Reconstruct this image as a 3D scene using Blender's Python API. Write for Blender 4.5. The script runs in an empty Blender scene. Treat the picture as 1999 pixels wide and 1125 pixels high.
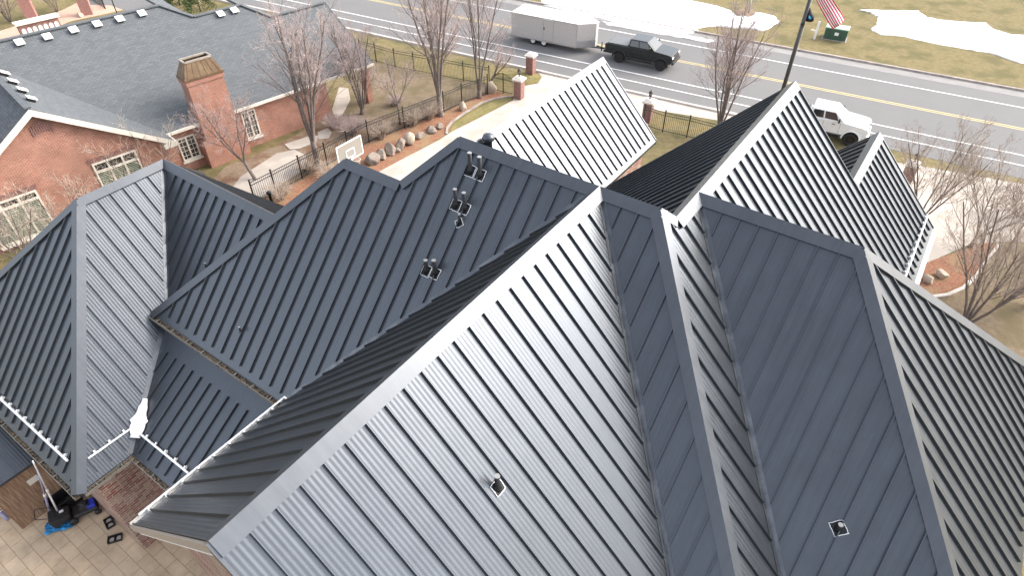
import bpy, bmesh, math, random
from mathutils import Vector, Matrix
from math import sin, cos, pi, radians, sqrt, atan2
C = bpy.context.scene.collection
scene = bpy.context.scene
# ------------------------------------------------------------------ camera, sky, sun, exposure
F, PITCH, ROLL, PSI, HC = 1240.66, 0.7251, 0.0044, 0.6074, 21.4
_f = Vector((0, cos(PITCH), -sin(PITCH))); _u0 = Vector((0, sin(PITCH), cos(PITCH))); _r0 = Vector((1, 0, 0))
_r = _r0 * cos(ROLL) + _u0 * sin(ROLL); _u = _u0 * cos(ROLL) - _r0 * sin(ROLL)
cd = bpy.data.cameras.new('camera'); cam = bpy.data.objects.new('camera', cd); C.objects.link(cam)
cd.sensor_width = 36; cd.lens = F / 1999 * 36; cd.clip_start = .1; cd.clip_end = 3000
M = Matrix((_r, _u, -_f)).transposed().to_4x4(); M.translation = (0, 0, HC); cam.matrix_world = M
scene.camera = cam
SUN_AZ, SUN_EL = 72, 36          # clockwise from +Y, degrees
w = bpy.data.worlds.new('World'); scene.world = w; w.use_nodes = True
wn = w.node_tree.nodes; wl = w.node_tree.links
bg = wn['Background']; sky = wn.new('ShaderNodeTexSky'); sky.sky_type = 'NISHITA'; sky.sun_disc = False
sky.sun_elevation = radians(SUN_EL); sky.sun_rotation = radians(SUN_AZ); sky.air_density = 1.0; sky.dust_density = 3.2; sky.ozone_density = 1.0
hs = wn.new('ShaderNodeHueSaturation'); hs.inputs['Saturation'].default_value = .36
wl.new(sky.outputs[0], hs.inputs['Color']); wl.new(hs.outputs[0], bg.inputs[0]); bg.inputs[1].default_value = .15
sd = bpy.data.lights.new('sun', 'SUN'); sd.energy = .8; sd.angle = radians(30); sd.color = (1, .87, .70)
so = bpy.data.objects.new('sun', sd); C.objects.link(so)
_az, _el = radians(SUN_AZ), radians(SUN_EL)
so.rotation_euler = Vector((sin(_az) * cos(_el), cos(_az) * cos(_el), sin(_el))).to_track_quat('Z', 'Y').to_euler()
so.location = (30, 20, 60)
vs = scene.view_settings; vs.view_transform = 'Standard'; vs.look = 'None'; vs.gamma = 1; vs.use_curve_mapping = False; vs.exposure = 1.8
scene.render.resolution_x = 1024; scene.render.resolution_y = 577
R = random.Random(7)
# ------------------------------------------------------------------ rays: a sight line met with a real plane
def ray(px): return _f + _r * ((px[0] - 999.5) / F) - _u * ((px[1] - 562.5) / F)
def g(px, h=0.0):
    d = ray(px); t = (h - HC) / d.z; return Vector((d.x * t, d.y * t, h))
def onplane(px, n, dist):
    n = Vector(n); d = ray(px); o = Vector((0, 0, HC)); t = (dist - n.dot(o)) / n.dot(d); return o + d * t
# ------------------------------------------------------------------ materials
def nmat(name): 
    m = bpy.data.materials.new(name); m.use_nodes = True; t = m.node_tree
    return m, t.nodes, t.links, t.nodes['Principled BSDF']
def N(nodes, typ, **kw):
    n = nodes.new(typ)
    for k, v in kw.items():
        if k in n.inputs: n.inputs[k].default_value = v
        else: setattr(n, k, v)
    return n
def c4(c): return (c[0], c[1], c[2], 1)
def mottled(name, c1, c2, scale=3, rough=.85, bump=.0, bscale=40, detail=6, metal=0, spec=.35, c3=None, s3=.4, coord='Object', thr=(.35, .65)):
    m, n, l, b = nmat(name); tc = N(n, 'ShaderNodeTexCoord')
    no = N(n, 'ShaderNodeTexNoise', Scale=scale, Detail=detail, Roughness=.65); l.new(tc.outputs[coord], no.inputs['Vector'])
    mr = N(n, 'ShaderNodeMapRange', **{'From Min': thr[0], 'From Max': thr[1]}); l.new(no.outputs[0], mr.inputs[0])
    mx = N(n, 'ShaderNodeMix', data_type='RGBA'); l.new(mr.outputs[0], mx.inputs[0]); mx.inputs[6].default_value = c4(c1); mx.inputs[7].default_value = c4(c2)
    out = mx.outputs[2]
    if c3:
        n3 = N(n, 'ShaderNodeTexNoise', Scale=s3, Detail=4); l.new(tc.outputs[coord], n3.inputs['Vector'])
        r3 = N(n, 'ShaderNodeMapRange', **{'From Min': .48, 'From Max': .62}); l.new(n3.outputs[0], r3.inputs[0])
        m3 = N(n, 'ShaderNodeMix', data_type='RGBA'); l.new(r3.outputs[0], m3.inputs[0]); l.new(out, m3.inputs[6]); m3.inputs[7].default_value = c4(c3); out = m3.outputs[2]
    l.new(out, b.inputs['Base Color']); b.inputs['Roughness'].default_value = rough; b.inputs['Metallic'].default_value = metal; b.inputs['Specular IOR Level'].default_value = spec
    if bump:
        nb = N(n, 'ShaderNodeTexNoise', Scale=bscale, Detail=4); l.new(tc.outputs[coord], nb.inputs['Vector'])
        bp = N(n, 'ShaderNodeBump', Strength=1, Distance=bump); l.new(nb.outputs[0], bp.inputs['Height']); l.new(bp.outputs[0], b.inputs['Normal'])
    return m
def plain(name, c, rough=.5, metal=0, spec=.5, coat=0):
    m, n, l, b = nmat(name); tc = N(n, 'ShaderNodeTexCoord')
    no = N(n, 'ShaderNodeTexNoise', Scale=6, Detail=5); l.new(tc.outputs['Object'], no.inputs['Vector'])
    mr = N(n, 'ShaderNodeMapRange', **{'From Min': .3, 'From Max': .7, 'To Min': .94, 'To Max': 1.05}); l.new(no.outputs[0], mr.inputs[0])
    mx = N(n, 'ShaderNodeVectorMath', operation='SCALE'); mx.inputs[0].default_value = c; l.new(mr.outputs[0], mx.inputs['Scale'])
    l.new(mx.outputs[0], b.inputs['Base Color']); b.inputs['Roughness'].default_value = rough; b.inputs['Metallic'].default_value = metal
    b.inputs['Specular IOR Level'].default_value = spec; b.inputs['Coat Weight'].default_value = coat
    return m
def bricky(name, c1, c2, mortar, bw=.22, bh=.075, ms=.012, rough=.85, off=.5, bump=.006, blotch=None, bias=0, spec=.3, var=(.72, 1.22)):
    m, n, l, b = nmat(name); tc = N(n, 'ShaderNodeTexCoord')
    bt = N(n, 'ShaderNodeTexBrick', Scale=1.0); bt.offset = off
    bt.inputs['Color1'].default_value = c4(c1); bt.inputs['Color2'].default_value = c4(c2); bt.inputs['Mortar'].default_value = c4(mortar)
    bt.inputs['Brick Width'].default_value = bw; bt.inputs['Row Height'].default_value = bh; bt.inputs['Mortar Size'].default_value = ms; bt.inputs['Bias'].default_value = bias
    bt.inputs['Mortar Smooth'].default_value = .2
    l.new(tc.outputs['UV'], bt.inputs['Vector'])
    no = N(n, 'ShaderNodeTexNoise', Scale=1.1, Detail=6, Roughness=.7); l.new(tc.outputs['UV'], no.inputs['Vector'])
    mr = N(n, 'ShaderNodeMapRange', **{'From Min': .3, 'From Max': .7, 'To Min': var[0], 'To Max': var[1]}); l.new(no.outputs[0], mr.inputs[0])
    mx = N(n, 'ShaderNodeVectorMath', operation='SCALE'); l.new(bt.outputs[0], mx.inputs[0]); l.new(mr.outputs[0], mx.inputs['Scale']); out = mx.outputs[0]
    if blotch:
        n2 = N(n, 'ShaderNodeTexNoise', Scale=.45, Detail=5); l.new(tc.outputs['UV'], n2.inputs['Vector'])
        r2 = N(n, 'ShaderNodeMapRange', **{'From Min': .5, 'From Max': .66, 'To Max': .55}); l.new(n2.outputs[0], r2.inputs[0])
        m2 = N(n, 'ShaderNodeMix', data_type='RGBA'); l.new(r2.outputs[0], m2.inputs[0]); l.new(out, m2.inputs[6]); m2.inputs[7].default_value = c4(blotch); out = m2.outputs[2]
    l.new(out, b.inputs['Base Color']); b.inputs['Roughness'].default_value = rough; b.inputs['Specular IOR Level'].default_value = spec
    bp = N(n, 'ShaderNodeBump', Strength=1, Distance=bump); bp.invert = True; l.new(bt.outputs[1], bp.inputs['Height']); l.new(bp.outputs[0], b.inputs['Normal'])
    return m
SP = .446                        # width of one standing-seam panel
def roof_metal(name, col, rough, metal, ribs=True):
    m, n, l, b = nmat(name); tc = N(n, 'ShaderNodeTexCoord')
    no = N(n, 'ShaderNodeTexNoise', Scale=.9, Detail=6, Roughness=.7); l.new(tc.outputs['UV'], no.inputs['Vector'])
    # faint streaks down the fall of the sheet
    mp = N(n, 'ShaderNodeMapping'); mp.inputs['Scale'].default_value = (9, .5, 1); l.new(tc.outputs['UV'], mp.inputs[0])
    ns = N(n, 'ShaderNodeTexNoise', Scale=1, Detail=5, Roughness=.7); l.new(mp.outputs[0], ns.inputs['Vector'])
    ad = N(n, 'ShaderNodeMath', operation='ADD'); l.new(no.outputs[0], ad.inputs[0]); l.new(ns.outputs[0], ad.inputs[1])
    mr = N(n, 'ShaderNodeMapRange', **{'From Min': .7, 'From Max': 1.3, 'To Min': .88, 'To Max': 1.12}); l.new(ad.outputs[0], mr.inputs[0])
    mx = N(n, 'ShaderNodeVectorMath', operation='SCALE'); mx.inputs[0].default_value = col; l.new(mr.outputs[0], mx.inputs['Scale'])
    # pale chalky scuffs
    sc = N(n, 'ShaderNodeTexNoise', Scale=2.3, Detail=9, Roughness=.75); l.new(tc.outputs['UV'], sc.inputs['Vector'])
    sr = N(n, 'ShaderNodeMapRange', **{'From Min': .64, 'From Max': .85, 'To Max': .3}); l.new(sc.outputs[0], sr.inputs[0])
    m2 = N(n, 'ShaderNodeMix', data_type='RGBA'); l.new(sr.outputs[0], m2.inputs[0]); l.new(mx.outputs[0], m2.inputs[6]); m2.inputs[7].default_value = (.3, .31, .32, 1)
    l.new(m2.outputs[2], b.inputs['Base Color']); b.inputs['Metallic'].default_value = metal
    rr = N(n, 'ShaderNodeMapRange', **{'From Min': .7, 'From Max': 1.3, 'To Min': rough - .04, 'To Max': rough + .05}); l.new(ad.outputs[0], rr.inputs[0]); l.new(rr.outputs[0], b.inputs['Roughness'])
    if ribs:
        sx = N(n, 'ShaderNodeSeparateXYZ'); l.new(tc.outputs['UV'], sx.inputs[0])
        mu = N(n, 'ShaderNodeMath', operation='MULTIPLY'); mu.inputs[1].default_value = 2 * pi / (SP / 5); l.new(sx.outputs[0], mu.inputs[0])
        si = N(n, 'ShaderNodeMath', operation='SINE'); l.new(mu.outputs[0], si.inputs[0])
        bp = N(n, 'ShaderNodeBump', Strength=1, Distance=.0011); l.new(si.outputs[0], bp.inputs['Height'])
        b2 = N(n, 'ShaderNodeBump', Strength=1, Distance=.003); l.new(no.outputs[0], b2.inputs['Height']); l.new(bp.outputs[0], b2.inputs['Normal']); l.new(b2.outputs[0], b.inputs['Normal'])
    return m
def glassy(name, c=(.02, .025, .03), rough=.08):
    m, n, l, b = nmat(name); b.inputs['Base Color'].default_value = c4(c); b.inputs['Roughness'].default_value = rough; b.inputs['Specular IOR Level'].default_value = .8
    return m
MT = {}
MT['roof'] = roof_metal('charcoal_standing_seam_metal', (.090, .099, .113), .35, .75)
MT['cap'] = roof_metal('charcoal_ridge_metal', (.097, .105, .118), .38, .75, ribs=False)
MT['flash'] = mottled('worn_flashing', (.105, .114, .128), (.24, .25, .26), 2.2, .40, detail=5, metal=.75, thr=(.45, .9))
MT['brick'] = bricky('red_brick', (.32, .118, .078), (.39, .165, .115), (.40, .30, .245), blotch=(.39, .215, .16))
MT['brick_old'] = bricky('mixed_red_and_tan_brick', (.22, .07, .055), (.36, .27, .21), (.42, .36, .31), bw=.34, bh=.105, ms=.014, bias=-.1, blotch=(.33, .25, .2))
MT['brick_pillar'] = bricky('pillar_brick', (.20, .075, .065), (.30, .13, .105), (.33, .26, .24))
MT['shingle'] = bricky('grey_slate_shingle', (.088, .098, .107), (.115, .125, .134), (.065, .072, .08), bw=.34, bh=.15, ms=.012, rough=.75, bump=.008, spec=.5, var=(.92, 1.07))
MT['asphalt'] = mottled('asphalt', (.150, .147, .148), (.160, .157, .158), .35, .85, bump=.004, bscale=60, c3=(.166, .162, .161), s3=.08, coord='Object')
MT['paintw'] = mottled('worn_white_road_paint', (.75, .75, .75), (.45, .45, .45), 3, .7, thr=(.5, .75))
MT['painty'] = mottled('worn_yellow_road_paint', (.55, .44, .20), (.36, .32, .21), 3, .7, thr=(.5, .75))
MT['concrete'] = mottled('pale_concrete', (.42, .375, .325), (.49, .44, .39), 1.2, .85, bump=.003, bscale=50, c3=(.38, .34, .30), s3=.5)
MT['kerb'] = mottled('kerb_concrete', (.42, .38, .35), (.55, .50, .46), 2, .85)
MT['kerbdirt'] = mottled('dirty_kerb_concrete', (.24, .20, .18), (.4, .35, .31), 2, .9)
MT['grass'] = mottled('dormant_grass', (.165, .135, .068), (.235, .19, .10), 2.5, .95, bump=.05, bscale=14, c3=(.14, .125, .06), s3=.5, detail=10, spec=.1)
MT['lawn'] = mottled('dormant_lawn', (.175, .135, .09), (.245, .192, .132), 3, .95, bump=.05, bscale=16, c3=(.16, .13, .078), s3=.6, detail=10, spec=.1)
MT['greenlawn'] = mottled('greening_lawn', (.155, .145, .06), (.24, .205, .095), 4, .95, bump=.04, bscale=18, c3=(.27, .22, .10), s3=.8, detail=10, spec=.1)
MT['mulch'] = mottled('red_bark_mulch', (.22, .10, .065), (.36, .20, .13), 7, .95, bump=.06, bscale=22, c3=(.30, .20, .12), s3=.9, detail=10, spec=.1)
MT['soil'] = mottled('litter_covered_soil', (.22, .165, .12), (.32, .25, .18), 5, .95, bump=.06, bscale=20, c3=(.20, .12, .08), s3=.8, detail=10, spec=.1)
MT['gravel'] = mottled('pink_gravel', (.48, .30, .22), (.6, .42, .33), 8, .95, bump=.05, bscale=30, detail=8)
MT['patio'] = bricky('stamped_patio_concrete', (.50, .375, .25), (.55, .42, .29), (.35, .255, .17), bw=.72, bh=.44, ms=.01, off=.37, bump=.008, blotch=(.51, .40, .285))
MT['snow'] = mottled('old_snow', (.86, .87, .89), (.93, .93, .94), 2, .6, bump=.06, bscale=3, spec=.3)
MT['slush'] = mottled('dirty_slush', (.5, .49, .48), (.85, .85, .86), 1.4, .7, bump=.05, bscale=4, detail=9)
MT['bark'] = mottled('grey_brown_bark', (.12, .098, .088), (.22, .185, .168), 9, .9, spec=.2)
MT['twig'] = mottled('pinkish_twigs', (.40, .31, .29), (.54, .44, .41), 3, .9, spec=.2)
MT['twig2'] = mottled('tan_twigs', (.36, .295, .24), (.52, .44, .37), 3, .9, spec=.2)
MT['needles'] = mottled('evergreen_needles', (.035, .06, .022), (.075, .105, .04), 6, .9, spec=.2)
MT['rock'] = mottled('grey_tan_boulder', (.20, .16, .13), (.30, .25, .21), 3, .9, bump=.06, bscale=5, c3=(.17, .155, .14), s3=2.2)
MT['rockp'] = mottled('pale_boulder', (.34, .285, .225), (.43, .37, .30), 3, .9, bump=.05, bscale=5)
MT['iron'] = plain('black_iron', (.018, .018, .019), .45)
MT['blackp'] = plain('black_plastic', (.016, .016, .017), .5)
MT['rubber'] = plain('tyre_rubber', (.022, .022, .023), .85)
MT['white'] = plain('white_paint', (.78, .78, .77), .4)
MT['cream'] = plain('cream_trim', (.66, .62, .55), .6)
MT['whitebar'] = plain('white_snow_rail', (.82, .83, .84), .3, .2)
MT['gutter'] = plain('taupe_gutter', (.20, .185, .165), .5)
MT['litter'] = mottled('dead_leaves', (.06, .045, .03), (.17, .13, .09), 14, .95, bump=.03, bscale=30)
MT['fascia'] = plain('white_fascia', (.70, .69, .67), .55)
MT['taupe'] = plain('taupe_rake_flashing', (.30, .25, .21), .5)
MT['pipe'] = plain('black_vent_pipe', (.014, .015, .017), .5, 0, .3)
MT['pipetop'] = plain('pale_pipe_rim', (.25, .25, .25), .5)
MT['sealant'] = plain('white_sealant', (.75, .76, .77), .5)
MT['copper'] = mottled('weathered_copper', (.16, .105, .065), (.25, .175, .11), 3, .5, metal=.5)
MT['wood'] = None
MT['cap_stone'] = mottled('cast_stone_cap', (.60, .55, .50), (.72, .67, .61), 4, .85)
MT['glass'] = glassy('window_glass')
MT['shutter'] = plain('sage_green_shutter', (.36, .42, .33), .6)
MT['carblack'] = plain('black_car_paint', (.006, .010, .010), .25, 0, .4, .25)
MT['carwhite'] = plain('white_car_paint', (.80, .81, .82), .25, 0, .5, .6)
MT['trailer'] = plain('pewter_trailer_sheet', (.48, .455, .435), .45, .1)
MT['carglass'] = glassy('tinted_car_glass', (.018, .024, .028), .06)
MT['chrome'] = plain('grey_wheel_metal', (.5, .5, .5), .35, .8)
MT['darkrim'] = plain('dark_wheel_metal', (.05, .05, .052), .4, .6)
MT['lamp'] = plain('headlamp_lens', (.75, .74, .7), .15)
MT['amber'] = plain('amber_marker', (.8, .3, .05), .3)
MT['redlens'] = plain('red_lens', (.35, .02, .03), .25)
MT['tonneau'] = plain('grey_bed_cover', (.12, .125, .13), .45)
MT['utilgreen'] = plain('green_cabinet', (.035, .085, .055), .5)
MT['flagred'] = plain('red_cloth', (.52, .02, .04), .8)
MT['flagwhite'] = plain('white_cloth', (.80, .78, .79), .8)
MT['flagblack'] = plain('black_cloth', (.012, .013, .02), .8)
MT['flagcyan'] = plain('cyan_cloth', (.05, .45, .75), .8)
MT['blue'] = plain('bright_blue_tarp', (.03, .23, .50), .5)
MT['mowerblue'] = plain('blue_mower_deck', (.02, .04, .42), .35)
MT['lilac'] = plain('lilac_pole', (.30, .28, .42), .5)
MT['pole'] = plain('white_pole', (.75, .75, .76), .4)
MT['glassboard'] = glassy('clear_backboard', (.30, .28, .25), .2)
def woodmat():
    m, n, l, b = nmat('weathered_cedar_boards'); tc = N(n, 'ShaderNodeTexCoord')
    mp = N(n, 'ShaderNodeMapping'); mp.inputs['Scale'].default_value = (10, .7, 1); l.new(tc.outputs['UV'], mp.inputs[0])
    no = N(n, 'ShaderNodeTexNoise', Scale=1.6, Detail=9, Roughness=.7); l.new(mp.outputs[0], no.inputs['Vector'])
    cr = N(n, 'ShaderNodeValToRGB'); l.new(no.outputs[0], cr.inputs[0]); e = cr.color_ramp.elements
    e[0].position = .3; e[0].color = (.11, .06, .04, 1); e[1].position = .72; e[1].color = (.42, .31, .20, 1); k = e.new(.5); k.color = (.24, .145, .09, 1)
    l.new(cr.outputs[0], b.inputs['Base Color']); b.inputs['Roughness'].default_value = .85
    return m
MT['wood'] = woodmat()
# ------------------------------------------------------------------ mesh builder
class MB:
    def __init__(s): s.v = []; s.f = []; s.sm = []
    def poly(s, pts, smooth=False):
        k = len(s.v); s.v += [tuple(p) for p in pts]; s.f.append(list(range(k, k + len(pts)))); s.sm.append(smooth); return s
    def solid(s, top, bot):
        n = len(top); s.poly(top); s.poly(bot[::-1])
        for i in range(n):
            j = (i + 1) % n; s.poly([top[j], top[i], bot[i], bot[j]])
        return s
    def prism(s, pts, off):
        off = Vector(off); a = [Vector(p) for p in pts]; return s.solid(a, [p + off for p in a])
    def box(s, c, d, rot=None, taper=1.0):
        x, y, z = d[0] / 2, d[1] / 2, d[2] / 2; t = taper
        P = [Vector(q) for q in ((-x, -y, -z), (x, -y, -z), (x, y, -z), (-x, y, -z), (-x * t, -y * t, z), (x * t, -y * t, z), (x * t, y * t, z), (-x * t, y * t, z))]
        if rot is not None: P = [rot @ q for q in P]
        P = [q + Vector(c) for q in P]; k = len(s.v); s.v += [tuple(q) for q in P]
        for f in ((3, 2, 1, 0), (4, 5, 6, 7), (0, 1, 5, 4), (1, 2, 6, 5), (2, 3, 7, 6), (3, 0, 4, 7)): s.f.append([k + i for i in f]); s.sm.append(False)
        return s
    def tube(s, pts, rad, n=6, cap=True):
        pts = [Vector(p) for p in pts]; m = len(pts)
        if not isinstance(rad, (list, tuple)): rad = [rad] * m
        k = len(s.v); d0 = (pts[1] - pts[0]).normalized(); a = d0.orthogonal().normalized()
        for i, p in enumerate(pts):
            d = (pts[min(i + 1, m - 1)] - pts[max(i - 1, 0)]).normalized(); a = (a - d * a.dot(d)).normalized(); b = d.cross(a)
            for q in range(n):
                t = 2 * pi * q / n; s.v.append(tuple(p + (a * cos(t) + b * sin(t)) * rad[i]))
        for i in range(m - 1):
            for q in range(n):
                s.f.append([k + i * n + q, k + i * n + (q + 1) % n, k + (i + 1) * n + (q + 1) % n, k + (i + 1) * n + q]); s.sm.append(n > 4)
        if cap:
            s.f.append([k + q for q in range(n)][::-1]); s.sm.append(False); s.f.append([k + (m - 1) * n + q for q in range(n)]); s.sm.append(False)
        return s
    def lathe(s, base, prof, n=16):
        base = Vector(base); return s.tube([base + Vector((0, 0, z)) for r, z in prof], [max(r, 1e-4) for r, z in prof], n)
    def beam(s, a, b, wd, ht, up=(0, 0, 1)):
        a, b = Vector(a), Vector(b); d = (b - a).normalized(); x = d.cross(Vector(up)).normalized() * (wd / 2); z = x.cross(d).normalized() * (ht / 2)
        return s.solid([a - x + z, a + x + z, b + x + z, b - x + z], [a - x - z, a + x - z, b + x - z, b - x - z])
    def build(s, name, m, parent=None, loc=None, rotz=0, bevel=0, sub=False):
        me = bpy.data.meshes.new(name); me.from_pydata(s.v, [], s.f); me.polygons.foreach_set('use_smooth', s.sm)
        if bevel or True:
            bm = bmesh.new(); bm.from_mesh(me)
            if len(s.f) < 4000: bmesh.ops.remove_doubles(bm, verts=bm.verts, dist=1e-5)
            if len(s.f) < 4000: bmesh.ops.recalc_face_normals(bm, faces=bm.faces)
            if bevel: bmesh.ops.bevel(bm, geom=[e for e in bm.edges if e.is_manifold and e.calc_face_angle(0) > .6], offset=bevel, segments=2, affect='EDGES', profile=.6, clamp_overlap=True)
            uv = bm.loops.layers.uv.new('UVMap')
            for f in bm.faces:
                n = f.normal
                if abs(n.z) > .995 or n.length < .1: ux, vy = Vector((1, 0, 0)), Vector((0, 1, 0))
                else: ux = Vector((0, 0, 1)).cross(n).normalized(); vy = n.cross(ux)
                for lp in f.loops: lp[uv].uv = (lp.vert.co.dot(ux), lp.vert.co.dot(vy))
            bm.to_mesh(me); bm.free()
        me.materials.append(m if not isinstance(m, str) else MT[m])
        o = bpy.data.objects.new(name, me); C.objects.link(o)
        if parent: o.parent = parent
        if loc is not None: o.location = loc
        if rotz: o.rotation_euler = (0, 0, rotz)
        return o
def thing(name, label, cat, loc=(0, 0, 0), rotz=0, group=None):
    o = bpy.data.objects.new(name, None); C.objects.link(o); o.location = loc; o.rotation_euler = (0, 0, rotz); o.empty_display_size = .3
    return tag(o, label, cat, group)
def tag(o, label=None, cat=None, group=None, kind=None):
    if label: o['label'] = label
    if cat: o['category'] = cat
    if group: o['group'] = group
    if kind: o['kind'] = kind
    return o
def struct(name, mb, m, **k): return tag(mb.build(name, m, **k), kind='structure')
def dup(root, loc, rotz, label=None, group=None):
    r = root.copy(); C.objects.link(r); r.location = loc; r.rotation_euler = (0, 0, rotz)
    if label: r['label'] = label
    if group: r['group'] = group
    for ch in list(root.children):
        c = ch.copy(); C.objects.link(c); c.parent = r
        for q in ch.children:
            d = q.copy(); C.objects.link(d); d.parent = c
    return r
# ================================================================== GROUND, ROAD, PAVING
RT = Vector((.878, -.4787, 0)).normalized(); RN = Vector((-RT.y, RT.x, 0))     # along and across the road
def rp(t, n, z=0): q = RT * t + RN * n; return Vector((q.x, q.y, z))
struct('ground', MB().poly([(-900, -200, 0), (900, -200, 0), (900, 1500, 0), (-900, 1500, 0)]), 'grass')
def sheet(name, pxs, z, m, h=0):
    return struct(name, MB().prism([g(q, h) + Vector((0, 0, z)) for q in pxs], (0, 0, -.003)), m)
road = MB().solid([rp(-160, 46, .012), rp(160, 46, .012), rp(160, 61, .012), rp(-160, 61, .012)], [rp(-160, 46, .001), rp(160, 46, .001), rp(160, 61, .001), rp(-160, 61, .001)])
struct('road', road, 'asphalt')
mk = MB()
for n0, wd in ((47.88, .12), (49.42, .13), (57.7, .13)): mk.prism([rp(-160, n0 - wd / 2, .019), rp(160, n0 - wd / 2, .019), rp(160, n0 + wd / 2, .019), rp(-160, n0 + wd / 2, .019)], (0, 0, -.003))
struct('road_marking', mk, 'paintw')
mk = MB()
for n0 in (53.58, 53.86): mk.prism([rp(-160, n0 - .06, .019), rp(160, n0 - .06, .019), rp(160, n0 + .06, .019), rp(-160, n0 + .06, .019)], (0, 0, -.003))
struct('road_centre_marking', mk, 'painty')
mk = MB().prism([rp(-160, 59.75, .018), rp(160, 59.75, .018), rp(160, 61, .018), rp(-160, 61, .018)], (0, 0, -.003))
struct('road_gutter_far', mk, mottled('gutter_concrete', (.22, .21, .205), (.27, .26, .25), 1, .85))
mk = MB()
mk.solid([rp(-160, 61.0, .16), rp(160, 61.0, .16), rp(160, 61.22, .16), rp(-160, 61.22, .16)], [rp(-160, 60.97, .0), rp(160, 60.97, .0), rp(160, 61.25, .0), rp(-160, 61.25, .0)])
struct('kerb_far', mk, 'kerbdirt')
mk = MB(); mk.solid([rp(-160, 45.75, .14), rp(-1.5, 45.75, .14), rp(-1.5, 46, .14), rp(-160, 46, .14)], [rp(-160, 45.7, 0), rp(-1.5, 45.7, 0), rp(-1.5, 46.03, 0), rp(-160, 46.03, 0)])
struct('kerb_near', mk, 'kerb')
# our driveway, opening out to the road
sheet('driveway', [(715, 370), (741, 334.7), (800, 303), (860, 272), (880, 258), (940, 228), (1001, 196), (1022, 168), (1050, 163), (1058, 150), (1046, 137.5), (1118, 152), (1222, 178), (1300, 192), (1352, 205), (1275, 215), (1262, 250), (1180, 330), (1000, 420), (850, 450)], .012, 'concrete')
jm = MB()
for a, b in (((860, 275), (915, 304)), ((800, 303), (850, 332)), ((940, 229), (985, 250)), ((1001, 197), (1060, 216)), ((1060, 163), (1130, 185))):
    jm.beam(g(a, .014), g(b, .014), .03, .004)
struct('driveway_joint', jm, 'kerb')
sheet('pavement_right', [(1250, 196), (1300, 192), (1420, 216), (1560, 250), (1560, 258), (1400, 235), (1262, 212)], .016, 'concrete')
sheet('driveway_right', [(1752, 318), (1800, 325), (1890, 341), (2000, 360), (2100, 380), (2100, 500), (1985, 470), (1890, 478), (1830, 505), (1790, 520), (1700, 500), (1700, 340)], .012, 'concrete')
# planting beds and lawns
sheet('mulch_bed', [(470, 470), (500, 398), (591, 351), (640, 323), (721, 278), (800, 247), (867, 217), (905, 200), (964, 177), (1003, 186), (985, 189), (940, 201), (905, 222), (882, 240), (872, 262), (800, 303), (741, 334.7), (640, 395), (560, 470)], .008, 'mulch')
sheet('lawn_strip', [(882, 250), (890, 238), (915, 222), (950, 203), (985, 191), (1001, 193), (940, 227), (880, 257)], .014, 'greenlawn')
e1 = MB(); pts = [(872, 262), (873, 250), (882, 238), (905, 222), (940, 201), (965, 193), (985, 189.5), (1003, 188)]
for i in range(len(pts) - 1): e1.beam(g(pts[i], .03), g(pts[i + 1], .03), .16, .12)
struct('bed_edging', e1, 'kerbdirt')
sheet('verge_patch', [(1015, 141), (1045, 141), (1058, 150), (1050, 163), (1020, 158), (985, 150), (960, 140)], .016, 'greenlawn')
sheet('neighbor_yard', [(650, 235), (690, 165), (735, 121), (850, 147), (955, 166), (963, 177), (900, 202), (867, 219), (790, 250), (721, 279), (690, 280)], .009, 'lawn')
sheet('neighbor_bed', [(500, 398), (400, 450), (390, 380), (440, 325), (540, 285), (650, 222), (690, 232), (760, 225), (800, 235), (790, 250), (721, 279), (640, 323), (591, 350), (540, 377)], .013, 'soil')
sheet('neighbor_patio', [(400, 440), (470, 345), (540, 300), (575, 292), (596, 303), (600, 318), (585, 338), (560, 352), (510, 385)], .017, 'concrete')
sheet('neighbor_step', [(556, 283), (600, 268), (622, 266), (618, 278), (584, 292), (566, 293)], .06, 'concrete')
sheet('neighbor_slab', [(620, 258), (640, 250), (648, 258), (642, 270), (622, 272)], .017, 'concrete')
sheet('neighbor_walk', [(648, 215), (662, 170), (680, 172), (684, 195), (668, 225), (655, 230)], .014, 'concrete')
sheet('gravel_area', [(-60, 90), (60, 75), (135, 42), (200, 28), (270, 12), (290, 0), (180, -10), (120, 20), (80, 35), (0, 60)], .010, 'gravel')
sheet('street_left', [(150, 8), (190, -25), (330, -40), (330, 6), (250, 22), (215, 10)], .012, 'asphalt')
sheet('mulch_bed_right', [(1700, 640), (1740, 560), (1800, 515), (1870, 492), (1925, 470), (1950, 478), (1915, 530), (1880, 560), (1815, 580), (1760, 600)], .010, 'mulch')
e1 = MB(); pts = [(1760, 595), (1815, 581), (1850, 576), (1880, 563), (1905, 540), (1930, 505), (1950, 478)]
for i in range(len(pts) - 1): e1.beam(g(pts[i], .04), g(pts[i + 1], .04), .18, .14)
struct('bed_edging_right', e1, 'kerb')
sheet('lawn_right', [(1700, 760), (1700, 640), (1760, 602), (1815, 583), (1880, 565), (1915, 532), (1952, 478), (2150, 500), (2300, 800), (2000, 800)], .007, 'lawn')
def jag(pxs, amp=1.2, n=4, rnd=random.Random(3)):
    out = []
    for i in range(len(pxs)):
        a, b = pxs[i], pxs[(i + 1) % len(pxs)]
        for k in range(n): t = k / n; out.append((a[0] + (b[0] - a[0]) * t + rnd.uniform(-amp, amp), a[1] + (b[1] - a[1]) * t + rnd.uniform(-amp, amp) * .5))
    return out
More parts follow.
